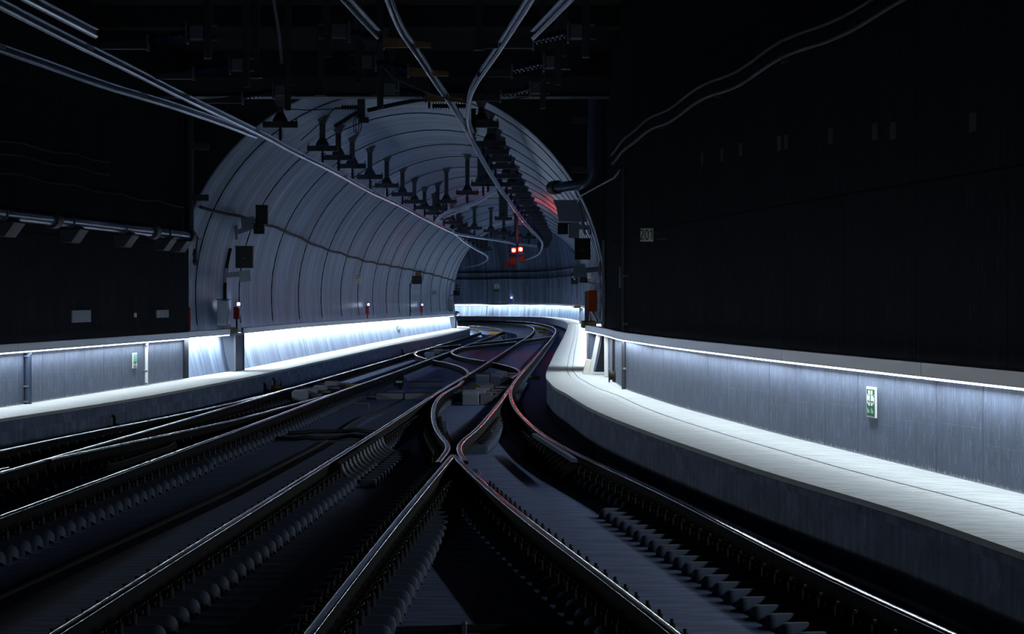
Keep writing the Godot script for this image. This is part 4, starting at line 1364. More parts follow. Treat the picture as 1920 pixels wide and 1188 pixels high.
func number_board(label: String, x: Transform3D, w: float, h: float, text: String, size: float, post := 0.0) -> void:
	var t := thing("number_board", label, "sign", x.origin)
	part("board", Build.new().box(x, Vector3(w, h, 0.02), 0.004), M.sign_grey, t)
	var lx := x.translated_local(Vector3(0, 0, 0.014))
	lx.origin -= t.position
	lettering(text, size, M.black, t, lx * Transform3D(Basis.from_scale(Vector3(0.62, 1, 1))))
	part("fixing_arm", Build.new().box(x.translated_local(Vector3(-w * 0.5, h * 0.3, -0.05 - post * 0.5)), Vector3(0.02, 0.02, 0.1 + post), 0.002).box(x.translated_local(Vector3(-w * 0.5, -h * 0.3, -0.05 - post * 0.5)), Vector3(0.02, 0.02, 0.1 + post), 0.002), M.dark_steel, t)

func signal_back(label: String, boxes: Array, mount: Vector3, wall: Vector3, plates: Array) -> void:
	# a signal seen from behind: black boxes on a bracket that reaches to the lining
	var t := thing("signal_box", label, "signal", mount)
	for b in boxes:
		var p: Vector3 = b[0]
		var o := part("housing", Build.new().box(Transform3D(Basis(), p), b[1], 0.012), M.black, t)
		part("hood", Build.new().box(Transform3D(Basis(), p + Vector3(0, b[1].y * 0.5 + 0.012, 0)), Vector3(b[1].x * 1.08, 0.02, b[1].z * 1.15), 0.004), M.black, o)
		part("latch", Build.new().box(Transform3D(Basis(), p + Vector3(0, -0.02, b[1].z * 0.5 + 0.005)), Vector3(0.05, 0.02, 0.012), 0.002), M.steel, o)
	for pl in plates:
		part("mounting_plate", Build.new().box(Transform3D(Basis(Vector3.BACK, pl[2]), pl[0]), pl[1], 0.006), M.grey_box, t)
	part("bracket_arm", Build.new().bar(mount, wall, 0.09, 0.12), M.grey_box, t)
	part("wall_bracket", Build.new().box(Transform3D(Basis(), wall), Vector3(0.06, 0.34, 0.2), 0.006), M.grey_box, t)

func call_post(label: String, x: Transform3D, scale := 1.0) -> void:
	# emergency point above the handrail: red box and blue sign on two thin legs, lit by a small lamp
	var t := thing("call_point", label, "call point", x.origin, "")
	part("red_box", Build.new().box(x.translated_local(Vector3(-0.03, 0.24, 0.1)), Vector3(0.15, 0.3, 0.13), 0.01), M.red, t)
	part("sign_panel", Build.new().box(x.translated_local(Vector3(0.1, 0.26, 0.1)), Vector3(0.08, 0.26, 0.14), 0.006), M.sign_blue, t)
	part("sign_mark", Build.new().box(x.translated_local(Vector3(0.1, 0.27, 0.175)), Vector3(0.05, 0.14, 0.006), 0.001).box(x.translated_local(Vector3(0.145, 0.27, 0.1)), Vector3(0.006, 0.14, 0.08), 0.001), M.white, t)
	for s in [-0.05, 0.06]:
		part("leg", Build.new().tube(PackedVector3Array([x * Vector3(s, -0.16, 0.1), x * Vector3(s - 0.01, 0.1, 0.1)]), 0.014, 6), M.black, t)
	var lp := x * Vector3(0.02, 0.46, 0.14)
	part("lamp", Build.new().lathe(Transform3D(Basis(), lp - Vector3(0, 0.04, 0)), [Vector2(0.0, 0.0), Vector2(0.03, 0.0), Vector2(0.04, 0.035), Vector2(0.03, 0.07), Vector2(0.0, 0.08)], 10), M.lamp_white, t, "small lit white lamp")
	lamp(Color(0.8, 0.88, 1.0), 0.05, lp, "call_point_lamp", 0.03)

func pier(label: String, right: bool, z0: float, z1: float, foot: float, top: float, jut: float, m: Material) -> void:
	# an upright cheek standing in front of the leaning lining beside a niche
	var s0 := bore_station(z0, right)
	var s1 := bore_station(z1, right)
	var t := thing("niche_pier", label, "pier", bore_wall(s0, foot, right))
	var b := Build.new()
	var e := []
	for s in [s0, s1]:
		var f0 := bore_wall(s, foot, right, jut)
		var low := bore_wall(s, foot, right, -0.04)
		var high := bore_wall(s, top, right, -0.04)
		e.append([f0, Vector3(f0.x, top, f0.z), high, low])
	var sd := Vector3(-1 if right else 1, 0, 0)
	b.face(e[0][0], e[0][1], e[0][2], e[0][3], Vector3.BACK)
	b.face(e[1][0], e[1][1], e[1][2], e[1][3], Vector3.FORWARD)
	b.face(e[0][0], e[0][1], e[1][1], e[1][0], sd)
	b.face(e[0][1], e[0][2], e[1][2], e[1][1], Vector3.UP)
	part("cheek", b, m, t)
	var f := Build.new()
	f.bar(e[0][0] + sd * 0.02, e[0][1] + sd * 0.02, 0.05, 0.05)
	f.bar(e[1][0] + sd * 0.02, e[1][1] + sd * 0.02, 0.05, 0.05)
	f.bar(e[0][1] + sd * 0.02, e[1][1] + sd * 0.02, 0.05, 0.05)
	part("frame", f, M.steel, t)

func point_machine(label: String, c: Vector2, turn: float, rods: Array, yellow: Array) -> void:
	# switch drive in the track: a row of grey boxes with bolt strips, rods across to the blades
	var t := thing("point_machine", label, "point machine", P(c, 0))
	var f := Transform3D(Basis(Vector3.UP, turn), P(c, 0))
	part("motor_box", Build.new().box(f.translated_local(Vector3(-0.17, 0.15, 0)), Vector3(0.36, 0.3, 1.1), 0.02), M.grey_box, t)
	part("gear_box", Build.new().box(f.translated_local(Vector3(0.16, 0.12, -0.1)), Vector3(0.26, 0.24, 0.8), 0.015), M.steel, t)
	for k in 5:
		part("cover_bolt", Build.new().lathe(f.translated_local(Vector3(0.06 + 0.05 * k, 0.2, 0.25)), [Vector2(0.016, 0.0), Vector2(0.016, 0.025), Vector2(0.0, 0.03)], 6), M.stainless, t)
	for r in rods:
		var y := 0.24
		var x := f.translated_local(Vector3(0, 0, -r[0]))
		part("drive_rod", Build.new().box(x.translated_local(Vector3((r[1] + r[2]) * 0.5, y, 0)), Vector3(r[2] - r[1], 0.035, 0.09), 0.006).box(x.translated_local(Vector3((r[1] + r[2]) * 0.5, 0.12, 0.06)), Vector3(r[2] - r[1], 0.2, 0.03), 0.006), M.steel, t)
		part("rod_cover", Build.new().box(x.translated_local(Vector3(r[3], y + 0.02, 0.3)), Vector3(0.32, 0.1, 0.7), 0.012), M.grey_box, t)
		part("bolt_strip", Build.new().box(x.translated_local(Vector3(r[3] + 0.3, y + 0.01, 0.12)), Vector3(0.24, 0.05, 0.1), 0.01), M.stainless, t)
	for y in yellow:
		part("yellow_bar", Build.new().box(f.translated_local(Vector3(y[0], y[1], -y[2])), Vector3(y[3], 0.06, 0.12), 0.01), M.yellow, t, "yellow painted bar")

func build_fittings() -> void:
	# --- left wall of the box
	var pts: Array = []
	var z := 24.0
	while z < 55.4:
		pts.append(Vector3(x_at(wall_l, z) + 0.22, 3.53, -z))
		z += 1.0
	var t := thing("water_pipe", "fat glossy pipe on consoles along the dark left wall", "pipe", pts[20])
	part("pipe", Build.new().tube(PackedVector3Array(pts), 0.105, 16), M.pipe, t)
	for zz in [38.0, 40.2, 44.4, 48.4, 52.4]:
		var a := Vector3(x_at(wall_l, zz) + 0.22, 3.53, -zz)
		var d := Vector3(x_at(wall_l, zz + 0.1) - x_at(wall_l, zz), 0, -0.1).normalized()
		part("pipe_clamp", Build.new().tube(PackedVector3Array([a, a + d * 0.05]), 0.12, 16), M.dark_steel, t)
	for zz in [43.2, 51.0, 54.6]:
		var a := Vector3(x_at(wall_l, zz) + 0.22, 3.53, -zz)
		var d := Vector3(x_at(wall_l, zz + 0.1) - x_at(wall_l, zz), 0, -0.1).normalized()
		part("pipe_coupling", Build.new().tube(PackedVector3Array([a, a + d * 0.35]), 0.15, 16), M.dark_steel, t)
	for zz in [38.4, 40.8, 45.0, 49.0, 52.6, 54.2]:
		part("console", Build.new().plate(Transform3D(Basis(Vector3.UP, 0.0), Vector3(x_at(wall_l, zz), 3.4, -zz)), [Vector2(0.0, 0.0), Vector2(0.36, 0.0), Vector2(0.2, -0.22), Vector2(0.0, -0.22)], 0.9), M.dark_steel, t)
	for row in [[4.74, 4.8, "upper of two thin cables on the dark left wall above the pipe", 48.5], [4.54, 4.56, "lower of two thin cables on the dark left wall above the pipe", 48.5], [4.24, 4.2, "slack cable on the dark left wall just over the pipe", 55.6]]:
		var c := []
		z = 24.0
		while z < row[3]:
			c.append(Vector3(x_at(wall_l, z) + 0.09, lerpf(row[0], row[1], clampf((z - 40.0) / 10.0, 0, 1)) - 0.05 * absf(sin(z * 0.9)), -z))
			z += 0.5
		cable("cable", row[2], c, 0.022, M.rubber)
	for row in [[42.2, "dark upright drain pipe clamped below the light strip on the left wall", 0.06], [51.1, "pale upright conduit beside the small green sign on the left wall", 0.035]]:
		var f := on_wall(false, row[0], 0.0, 0.11)
		var c := thing("wall_conduit", row[1], "pipe", f * Vector3(0, WALK_L, 0))
		part("pipe", Build.new().tube(PackedVector3Array([f * Vector3(0, WALK_L, 0), f * Vector3(0, 1.3, 0)]), row[2], 8), M.pipe if row[2] > 0.05 else M.white, c)
		for y in [0.5, 0.75, 1.25]:
			part("clip", Build.new().box(f * Transform3D(Basis(), Vector3(0, y, -0.02)), Vector3(row[2] * 2.6, 0.03, 0.1), 0.004), M.steel, c)
	exit_sign("small faded green and white escape sign low on the left wall", on_wall(false, 50.2, 0.98, 0.07), 0.36, 0.3, false, true)
	single("wall_plate", Build.new().box(on_wall(false, 46.0, 1.88, 0.05), Vector3(1.35, 0.22, 0.03), 0.004), M.grey_box, "larger blank grey plate on the dark left wall above the handrail", "plate", on_wall(false, 46.0, 1.88).origin)
	var wp := thing("wall_plate", "smaller ribbed grey plate on the dark left wall near the bore mouth", "plate", on_wall(false, 52.9, 1.88).origin)
	for k in 3:
		part("plate_strip", Build.new().box(on_wall(false, 52.9, 1.88, 0.05).translated_local(Vector3(-0.4 + 0.4 * k, 0, 0)), Vector3(0.38, 0.16, 0.03), 0.004), M.grey_box, wp)
	single("wall_socket", Build.new().box(on_wall(false, 50.3, 1.87, 0.06), Vector3(0.1, 0.09, 0.04), 0.005), M.white, "tiny pale socket on the dark left wall between the two plates", "socket", on_wall(false, 50.3, 1.87).origin)
	single("red_marker", Build.new().box(at(-7.02, 1.75, 55.7), Vector3(0.05, 0.5, 0.03), 0.004), M.red, "narrow red marker strip at the left edge of the bore mouth", "marker", Vector3(-7.02, 1.5, -55.7))
	var hb := thing("hanging_fitting", "dark valve fitting hanging under the end of the glossy pipe", "valve", Vector3(-6.95, 2.92, -55.9))
	part("stem", Build.new().tube(PackedVector3Array([Vector3(-6.86, 3.56, -55.85), Vector3(-6.92, 3.0, -55.9)]), 0.02, 6), M.dark_steel, hb)
	part("strap", Build.new().bar(Vector3(-6.86, 3.5, -55.8), Vector3(-6.86, 3.5, -56.3), 0.06, 0.03), M.dark_steel, hb)
	part("valve_body", Build.new().lathe(Transform3D(Basis(), Vector3(-6.92, 2.92, -55.92)), [Vector2(0.0, 0.0), Vector2(0.03, 0.0), Vector2(0.06, 0.08), Vector2(0.04, 0.16), Vector2(0.06, 0.24), Vector2(0.03, 0.36), Vector2(0.0, 0.36)], 8), M.dark_steel, hb)
	var bp := thing("drain_stack", "dark vertical stack pipe with stub arms left of the bore mouth", "pipe", Vector3(-6.98, 3.65, -54.9))
	part("stack", Build.new().tube(PackedVector3Array([Vector3(-6.92, 3.6, -54.9), Vector3(-6.92, 7.0, -54.9)]), 0.1, 12), M.dark_steel, bp)
	for y in [4.35, 5.45]:
		part("stub_arm", Build.new().box(at(-6.75, y, 54.9), Vector3(0.5, 0.14, 0.14), 0.01), M.dark_steel, bp)
	# --- left lining of the bore
	var c := []
	for row in [[56.3, 4.22], [62.7, 4.15], [70.0, 4.06], [80.0, 3.8], [96.0, 3.6], [110.0, 3.55], [125.0, 3.48], [142.0, 3.3], [158.0, 3.2]]:
		c.append(Vector2(row[1], row[0]))
	var path := []
	z = 56.3
	while z < 158.0:
		path.append(bore_wall(bore_station(z), x_at(c, z) - 0.04 * absf(sin(z * 0.51)), false, 0.06))
		z += 1.0
	cable("cable", "wavy dark cable clipped along the bore's left lining", path, 0.035, M.rubber)
	pier("grey upright pier cheek beside the niche under the first yellow cap", false, 60.9, 62.2, WALK_L, 1.34, 0.1, M.cover)
	pier("grey upright pier cheek at the far end of the left light strip", false, 146.6, 148.6, WALK_L, 1.17, 0.12, M.cover)
	single("yellow_cover", Build.new().bar(bore_wall(bore_station(60.6), 1.42, false, 0.1), bore_wall(bore_station(62.5), 1.42, false, 0.1), 0.1, 0.14), M.ochre, "ochre cap over the gap in the left handrail above the first pier", "cover", bore_wall(bore_station(61.5), 1.35, false, 0.1))
	single("yellow_cover", Build.new().bar(bore_wall(bore_station(146.4), 1.24, false, 0.1), bore_wall(bore_station(149.2), 1.24, false, -0.0), 0.2, 0.14), M.ochre, "far ochre cap ending the left handrail at the bend", "cover", bore_wall(bore_station(147.5), 1.17, false, 0.1))
	signal_back("black signal housing pair on a bracket high on the left lining", [[Vector3(-6.0, 4.19, -61.5), Vector3(0.27, 0.44, 0.3)], [Vector3(-6.07, 3.86, -61.5), Vector3(0.25, 0.24, 0.24)]], Vector3(-6.12, 3.95, -61.6), Vector3(-6.62, 3.78, -61.6), [[Vector3(-6.34, 4.0, -61.5), Vector3(0.32, 0.3, 0.05), 0.1], [Vector3(-6.14, 4.2, -61.55), Vector3(0.05, 0.5, 0.05), 0.0]])
	signal_back("square black signal housing with a grey disc plate below on the left lining", [[Vector3(-6.32, 3.16, -60.5), Vector3(0.4, 0.5, 0.3)]], Vector3(-6.32, 2.78, -60.6), Vector3(-6.78, 2.74, -60.6), [[Vector3(-6.31, 2.72, -60.45), Vector3(0.26, 0.27, 0.05), 0.12]])
	var fc := thing("service_cabinet", "tall grey service cabinet above the first pier with a dark cable slot", "cabinet", bore_wall(bore_station(60.6), 1.5, false))
	var fx := on_bore(false, 60.4, 1.86, 0.12)
	part("body", Build.new().box(Transform3D(Basis(), fx.origin + Vector3(0.06, 0, 0)), Vector3(0.24, 0.58, 0.5), 0.012), M.grey_box, fc)
	part("lid", Build.new().box(Transform3D(Basis(), fx.origin + Vector3(0.06, 0.31, 0)), Vector3(0.28, 0.03, 0.56), 0.006), M.dark_steel, fc)
	part("side_handle", Build.new().box(Transform3D(Basis(), fx.origin + Vector3(0.21, -0.16, 0.1)), Vector3(0.04, 0.2, 0.06), 0.01), M.white, fc)
	path = []
	for k in 12:
		path.append(bore_wall(bore_station(61.6), lerpf(1.55, 3.4, k / 11.0), false, 0.03))
	cable("cable", "dark cable bundle rising up the left lining behind the square signal", path, 0.04, M.rubber)
	call_post("red emergency call point beside the grey service cabinet", on_bore(false, 62.4, 1.6, 0.05))
	call_post("red emergency call point halfway down the left lining near the number board", on_bore(false, 97.0, 1.5, 0.05))
	call_post("red emergency call point on the left lining past the yellow topped box", on_bore(false, 124.0, 1.42, 0.05))
	number_board("pale number board reading 201 over 1 on the left lining", Transform3D(Basis(), bore_wall(bore_station(92.0), 2.86, false, 0.3)), 0.26, 0.3, "201\n1", 0.12, 0.1)
	var bb := thing("box_on_post", "black box with a yellow top on a thin post by the left lining", "signal", bore_wall(bore_station(117.0), 1.3, false, 0.2))
	var bo: Vector3 = bore_wall(bore_station(117.0), 1.3, false, 0.2)
	part("post", Build.new().tube(PackedVector3Array([bo + Vector3(-0.02, 0, 0), bo + Vector3(-0.02, 1.5, 0), bo + Vector3(0.1, 1.7, 0)]), 0.03, 7), M.dark_steel, bb)
	part("housing", Build.new().box(Transform3D(Basis(), bo + Vector3(0.3, 1.72, 0)), Vector3(0.42, 0.38, 0.3), 0.012), M.black, bb)
	part("yellow_top", Build.new().box(Transform3D(Basis(), bo + Vector3(0.36, 2.0, 0)), Vector3(0.27, 0.18, 0.2), 0.01), M.ochre, bb)
	single("number_board", Build.new().box(Transform3D(Basis(), bore_wall(bore_station(131.0), 2.48, false, 0.25)), Vector3(0.32, 0.2, 0.03), 0.005).box(Transform3D(Basis(), bore_wall(bore_station(131.0), 2.48, false, 0.08)), Vector3(0.1, 0.03, 0.03), 0.003), M.grey_box, "small blank grey board on the left lining before the bend", "sign", bore_wall(bore_station(131.0), 2.38, false, 0.25))
	var dp := thing("dot_signal", "pale board with four black dots over a black box at the bend", "signal", Vector3(-3.22, 2.4, -150.0))
	part("board", Build.new().box(at(-3.17, 2.83, 150.0), Vector3(0.34, 0.34, 0.04), 0.005), M.grey_box, dp)
	for sx in [-0.09, 0.09]:
		for sy in [-0.09, 0.09]:
			part("dot", Build.new().box(at(-3.17 + sx, 2.83 + sy, 149.97), Vector3(0.1, 0.1, 0.03), 0.02), M.black, dp)
	part("housing", Build.new().box(at(-3.24, 2.5, 150.0), Vector3(0.36, 0.3, 0.2), 0.01), M.black, dp)
	part("bracket_arm", Build.new().bar(Vector3(-3.3, 2.45, -150.1), Vector3(-3.65, 2.3, -150.1), 0.06, 0.06), M.grey_box, dp)
	single("service_cabinet", Build.new().box(Transform3D(Basis(), bore_wall(bore_station(147.2), 1.75, false, 0.12)), Vector3(0.3, 0.62, 0.6), 0.015).box(Transform3D(Basis(), bore_wall(bore_station(147.2), 2.08, false, 0.12)), Vector3(0.34, 0.03, 0.66), 0.006), M.grey_box, "grey service cabinet above the far end of the left handrail", "cabinet", bore_wall(bore_station(147.2), 1.44, false, 0.12))
	single("junction_box", Build.new().box(on_bore(false, 112.0, 0.92, 0.06), Vector3(1.3, 0.22, 0.08), 0.01).box(on_bore(false, 112.0, 0.6, 0.03), Vector3(0.1, 0.5, 0.04), 0.005), M.grey_box, "grey junction box on the lit foot of the left lining", "box", on_bore(false, 112.0, 0.8, 0.0).origin)
	# --- back of the bend
	var sb := bore_station(225.0, true)
	for row in [[4.5, "upper of two cables clipped round the outer bend of the bore"], [3.92, "lower of two cables clipped round the outer bend of the bore"]]:
		path = []
		var s := bore_station(150.0, true)
		while s < bore_s[-1] - 4.0:
			path.append(bore_wall(s, row[0] - 0.04 * absf(sin(s * 0.7)), true, 0.08))
			s += 1.0
		cable("cable", row[1], path, 0.05, M.rubber)
	var sg := thing("station_sign", "little white sign with a letter S over a green field on the far bend", "sign", Vector3(-1.35, 2.9, -226.0))
	part("sign_plate", Build.new().plate(at(-1.35, 3.2, 226.0), [Vector2(-0.22, -0.2), Vector2(0.22, -0.2), Vector2(0.22, 0.14), Vector2(0.12, 0.24), Vector2(-0.12, 0.24), Vector2(-0.22, 0.14)], 0.04), M.white, sg)
	part("green_field", Build.new().box(at(-1.35, 2.86, 226.0), Vector3(0.44, 0.26, 0.05), 0.005), M.green, sg)
	var lx := at(-1.35, 3.2, 225.97)
	lx.origin -= sg.position
	lettering("S", 0.28, M.black, sg, lx)
	part("fixing_arm", Build.new().bar(Vector3(-1.35, 3.0, -226.0), Vector3(-1.35, 3.0, -228.2), 0.04, 0.04), M.dark_steel, sg)
	var fp := thing("call_point", "small pale call point with a lit lamp on the outer bend", "call point", Vector3(-0.09, 1.75, -225.6))
	part("box", Build.new().box(at(-0.1, 1.95, 226.0), Vector3(0.2, 0.4, 0.2), 0.01), M.sign_blue, fp)
	part("lamp", Build.new().box(at(-0.06, 2.22, 226.0), Vector3(0.12, 0.1, 0.1), 0.02), M.lamp_white, fp)
	part("leg", Build.new().bar(Vector3(-0.1, 1.72, -226.0), Vector3(-0.1, 1.72, -227.0), 0.04, 0.04), M.dark_steel, fp)
	lamp(Color(0.8, 0.88, 1.0), 0.04, Vector3(-0.06, 2.22, -225.85), "call_point_lamp", 0.03)
	# --- right side of the bore mouth
	pier("wide blue grey pier cheek at the right foot of the bore mouth", true, 56.3, 59.4, WALK_R, 1.55, 0.12, M.cover)
	pier("far grey pier cheek on the outer side before the bend", true, 160.0, 163.0, WALK_R, 1.55, 0.3, M.cover)
	single("yellow_cover", Build.new().box(at(1.7, 1.62, 56.9), Vector3(0.3, 0.15, 1.4), 0.01), M.ochre, "ochre cap ending the right handrail at the bore mouth", "cover", Vector3(1.7, 1.54, -56.9))
	single("yellow_cover", Build.new().box(at(4.1, 1.64, 161.5), Vector3(0.4, 0.15, 3.0), 0.01), M.ochre, "far ochre cap over the outer handrail before the bend", "cover", Vector3(4.1, 1.56, -161.5))
	signal_back("black signal housing pair high on the right side of the bore", [[Vector3(1.3, 4.22, -62.0), Vector3(0.27, 0.44, 0.3)], [Vector3(1.23, 3.87, -62.0), Vector3(0.25, 0.26, 0.24)]], Vector3(1.45, 3.95, -62.1), Vector3(1.9, 3.9, -62.1), [[Vector3(1.5, 4.0, -62.0), Vector3(0.26, 0.7, 0.05), 0.0]])
	signal_back("square black signal housing with a grey disc plate on the right of the bore", [[Vector3(1.65, 3.34, -60.0), Vector3(0.37, 0.48, 0.3)]], Vector3(1.66, 2.85, -60.1), Vector3(2.06, 2.88, -60.1), [[Vector3(1.58, 2.84, -59.9), Vector3(0.3, 0.3, 0.05), 0.15]])
	single("signal_shield", Build.new().plate(at(1.33, 4.5, 60.6), [Vector2(-0.36, 0.02), Vector2(0.3, 0.02), Vector2(0.45, -0.5), Vector2(-0.22, -0.5), Vector2(-0.27, -0.2)], 0.3), M.grey_box, "grey shield plate hanging under the pipe elbow above the right signal", "shield", Vector3(1.33, 4.0, -60.6))
	var ds := thing("dot_signal", "black board with a pale cross of dots inside the right of the bore", "signal", Vector3(1.83, 2.6, -75.0))
	part("board", Build.new().box(at(1.83, 2.78, 75.0), Vector3(0.2, 0.34, 0.06), 0.006), M.black, ds)
	for q in [Vector2(0, 0.08), Vector2(0, -0.04), Vector2(-0.05, 0.02), Vector2(0.05, 0.02)]:
		part("dot", Build.new().box(at(1.83 + q.x, 2.8 + q.y, 74.96), Vector3(0.05, 0.05, 0.02), 0.008), M.white, ds)
	part("housing", Build.new().box(at(2.1, 2.75, 75.0), Vector3(0.24, 0.2, 0.2), 0.008), M.black, ds)
	part("number_plate", Build.new().box(at(2.26, 2.86, 74.9), Vector3(0.12, 0.16, 0.03), 0.003), M.sign_grey, ds)
	part("bracket_arm", Build.new().bar(Vector3(1.9, 2.7, -75.1), Vector3(2.6, 2.6, -75.1), 0.05, 0.05), M.grey_box, ds)
	var ob := thing("equipment_case", "bright orange equipment case beside the right edge of the bore", "case", Vector3(1.78, 1.85, -58.0))
	part("case", Build.new().box(at(1.82, 2.14, 58.0), Vector3(0.2, 0.48, 0.22), 0.012), M.orange, ob)
	part("hose", Build.new().tube(PackedVector3Array([Vector3(1.82, 1.91, -57.9), Vector3(1.87, 1.82, -57.9), Vector3(1.92, 1.75, -57.9), Vector3(1.94, 1.66, -57.9)]), 0.02, 6), M.orange, ob)
	part("back_plate", Build.new().box(at(1.7, 2.0, 58.15), Vector3(0.1, 0.72, 0.1), 0.006), M.grey_box, ob)
	single("conduit_strip", Build.new().box(at(1.96, 2.56, 55.0), Vector3(0.055, 1.8, 0.06), 0.006), M.steel, "pale upright conduit strip at the corner of the dark right wall", "conduit", Vector3(1.96, 1.66, -55.0))
	path = [Vector3(1.72, 6.9, -54.6), Vector3(1.72, 6.3, -54.6), Vector3(1.72, 5.2, -54.6)]
	for k in 9:
		var a := k / 8.0 * PI * 0.5
		path.append(Vector3(1.72 - 0.3 * (1.0 - cos(a)), 4.92 - 0.3 * sin(a), -54.6 - 0.1 * k / 8.0))
	path.append(Vector3(1.2, 4.6, -54.9))
	path.append(Vector3(0.98, 4.6, -55.4))
	t = thing("vent_pipe", "dark vertical vent pipe with an elbow right of the bore mouth", "pipe", Vector3(1.72, 4.6, -54.6))
	part("pipe", Build.new().tube(PackedVector3Array(path), 0.115, 14), M.pipe, t)
	part("pipe_mouth", Build.new().tube(PackedVector3Array([Vector3(0.99, 4.6, -55.35), Vector3(0.88, 4.6, -55.7)]), 0.15, 14), M.dark_steel, t)
	for y in [4.95, 6.0]:
		part("pipe_clamp", Build.new().box(at(1.45, y, 54.75), Vector3(0.36, 0.14, 0.1), 0.008), M.dark_steel, t)
	# --- right wall of the box
	number_board("pale number board reading 201 on the dark right wall", Transform3D(Basis(Vector3.UP, 0.0), Vector3(2.08, 3.18, -39.5)), 0.2, 0.205, "201", 0.155, 0.0)
	single("sign_arm", Build.new().bar(Vector3(2.16, 3.22, -39.53), Vector3(x_at(wall_r, 39.5) + 0.02, 3.22, -39.53), 0.02, 0.02).bar(Vector3(2.16, 3.12, -39.53), Vector3(x_at(wall_r, 39.5) + 0.02, 3.12, -39.53), 0.02, 0.02).box(at(2.17, 3.17, 39.53), Vector3(0.02, 0.16, 0.02), 0.003), M.faint, "dark twin arm holding the 201 board off the right wall", "bracket", Vector3(2.3, 3.1, -39.53))
	single("lamp_box", Build.new().box(at(1.99, 2.58, 46.2), Vector3(0.1, 0.38, 0.16), 0.008), M.steel, "slim upright grey box on the dark right wall before the bore", "box", Vector3(1.99, 2.39, -46.2))
	exit_sign("tall green escape sign with white figures on the right wall", on_wall(true, 26.0, 1.15, 0.065), 0.36, 0.31, false, false)
	for row in [[5.0, 5.25, 24.0, "upper of two wavy conduits sloping along the dark right wall"], [4.81, 5.06, 22.5, "lower of two wavy conduits sloping along the dark right wall"]]:
		var pc := []
		z = row[2] - 8.0
		while z < 50.0:
			pc.append(Vector3(x_at(wall_r, z) - 0.1, lerpf(row[1], row[0], clampf((z - 24.0) / 24.0, 0, 1)) + 0.035 * sin(z * 1.1) * clampf((50.0 - z) / 10.0, 0, 1), -z))
			z += 0.4
		var cn := thing("wall_conduit", row[3], "conduit", pc[pc.size() / 2])
		part("conduit", Build.new().tube(PackedVector3Array(pc), 0.028, 8), M.conduit, cn)
		for zz in [22.0, 26.5, 30.0, 34.5, 40.0, 46.0]:
			part("clip", Build.new().box(Transform3D(Basis(), Vector3(x_at(wall_r, zz) - 0.05, lerpf(row[1], row[0], clampf((zz - 24.0) / 24.0, 0, 1)), -zz)), Vector3(0.14, 0.08, 0.04), 0.004), M.dark_steel, cn)
	cable("stay_rod", "thin rod slanting from the bore lining to the dark right wall", [Vector3(1.44, 4.32, -56.4), Vector3(1.5, 4.42, -55.2), Vector3(1.95, 4.5, -49.0), Vector3(2.04, 4.62, -47.0), Vector3(2.06, 4.75, -46.6)], 0.02, M.steel, "rod")
	single("stay_rod", Build.new().tube(PackedVector3Array([Vector3(1.48, 4.3, -56.6), Vector3(1.62, 3.6, -56.6)]), 0.03, 6), M.steel, "short pale rod dropping along the right edge of the bore", "rod", Vector3(1.62, 3.6, -56.6))
	var order := 0
	for row in [[36.0, 4.16, 0.2], [33.0, 4.12, 0.25], [34.4, 4.13, 0.2], [30.5, 4.05, 0.3], [30.1, 4.04, 0.3], [27.9, 3.97, 0.22], [26.0, 3.9, 0.36], [25.3, 3.86, 0.4], [22.6, 3.76, 0.3]]:
		single("form_tie_plate", Build.new().box(on_wall(true, row[0], row[1], 0.035), Vector3(0.22, 0.17, 0.012), 0.002), M.faint, "small faint plate high on the dark right wall, %s from the bore" % ["first", "third", "second", "fourth", "fifth", "sixth", "seventh", "eighth", "ninth"][order], "plate", on_wall(true, row[0], row[1], 0.035).origin, "faint plates on the right wall")
		order += 1
	var vp := thing("wall_conduit", "dark upright pipe running past the handrail on the right wall", "pipe", Vector3(2.04, WALK_R, -45.4))
	part("pipe", Build.new().tube(PackedVector3Array([Vector3(1.98, WALK_R, -45.4), Vector3(1.98, 4.5, -45.4)]), 0.035, 8), M.faint, vp)
	for y in [0.95, 1.75, 2.6]:
		part("clip", Build.new().box(at(2.02, y, 45.37), Vector3(0.11, 0.04, 0.06), 0.006), M.steel, vp)
	single("door_post", Build.new().box(at(1.93, 1.02, 52.4), Vector3(0.08, 0.86, 0.1), 0.008), M.white, "white upright door post under the bent end of the right handrail", "post", Vector3(1.93, WALK_R, -52.4))
	single("door_post", Build.new().box(at(1.96, 1.02, 49.4), Vector3(0.05, 0.86, 0.12), 0.008), M.black, "black upright slot post beside the white door post", "post", Vector3(1.96, WALK_R, -49.4))
	var lb := thing("leaning_board", "white board leaning in the niche at the right of the bore mouth", "board", Vector3(1.7, WALK_R, -54.2))
	part("board", Build.new().plate(at(1.7, WALK_R, 54.2), [Vector2(-0.08, 0.0), Vector2(0.0, 0.0), Vector2(0.17, 0.84), Vector2(0.1, 0.84)], 0.5), M.white, lb)
	part("box", Build.new().plate(at(1.6, WALK_R, 54.4), [Vector2(-0.1, 0.02), Vector2(0.06, 0.0), Vector2(0.13, 0.3), Vector2(-0.02, 0.32)], 0.3), M.sign_grey, lb)
	var dr := thing("cable_drum", "round black cable drum at the foot of the right wall", "drum", Vector3(1.9, WALK_R, -49.0))
	part("drum", Build.new().lathe(Transform3D(Basis(Vector3.BACK, PI / 2), Vector3(1.98, WALK_R + 0.13, -49.0)), [Vector2(0.0, 0.0), Vector2(0.13, 0.0), Vector2(0.13, 0.02), Vector2(0.08, 0.03), Vector2(0.08, 0.1), Vector2(0.13, 0.11), Vector2(0.13, 0.13), Vector2(0.0, 0.13)], 14), M.rubber, dr)
	# --- red signal in the bore
	var rs := thing("signal", "hanging signal with two lit red lamps above dark boxes in the bore", "signal", Vector3(0.1, 3.6, -110.0))
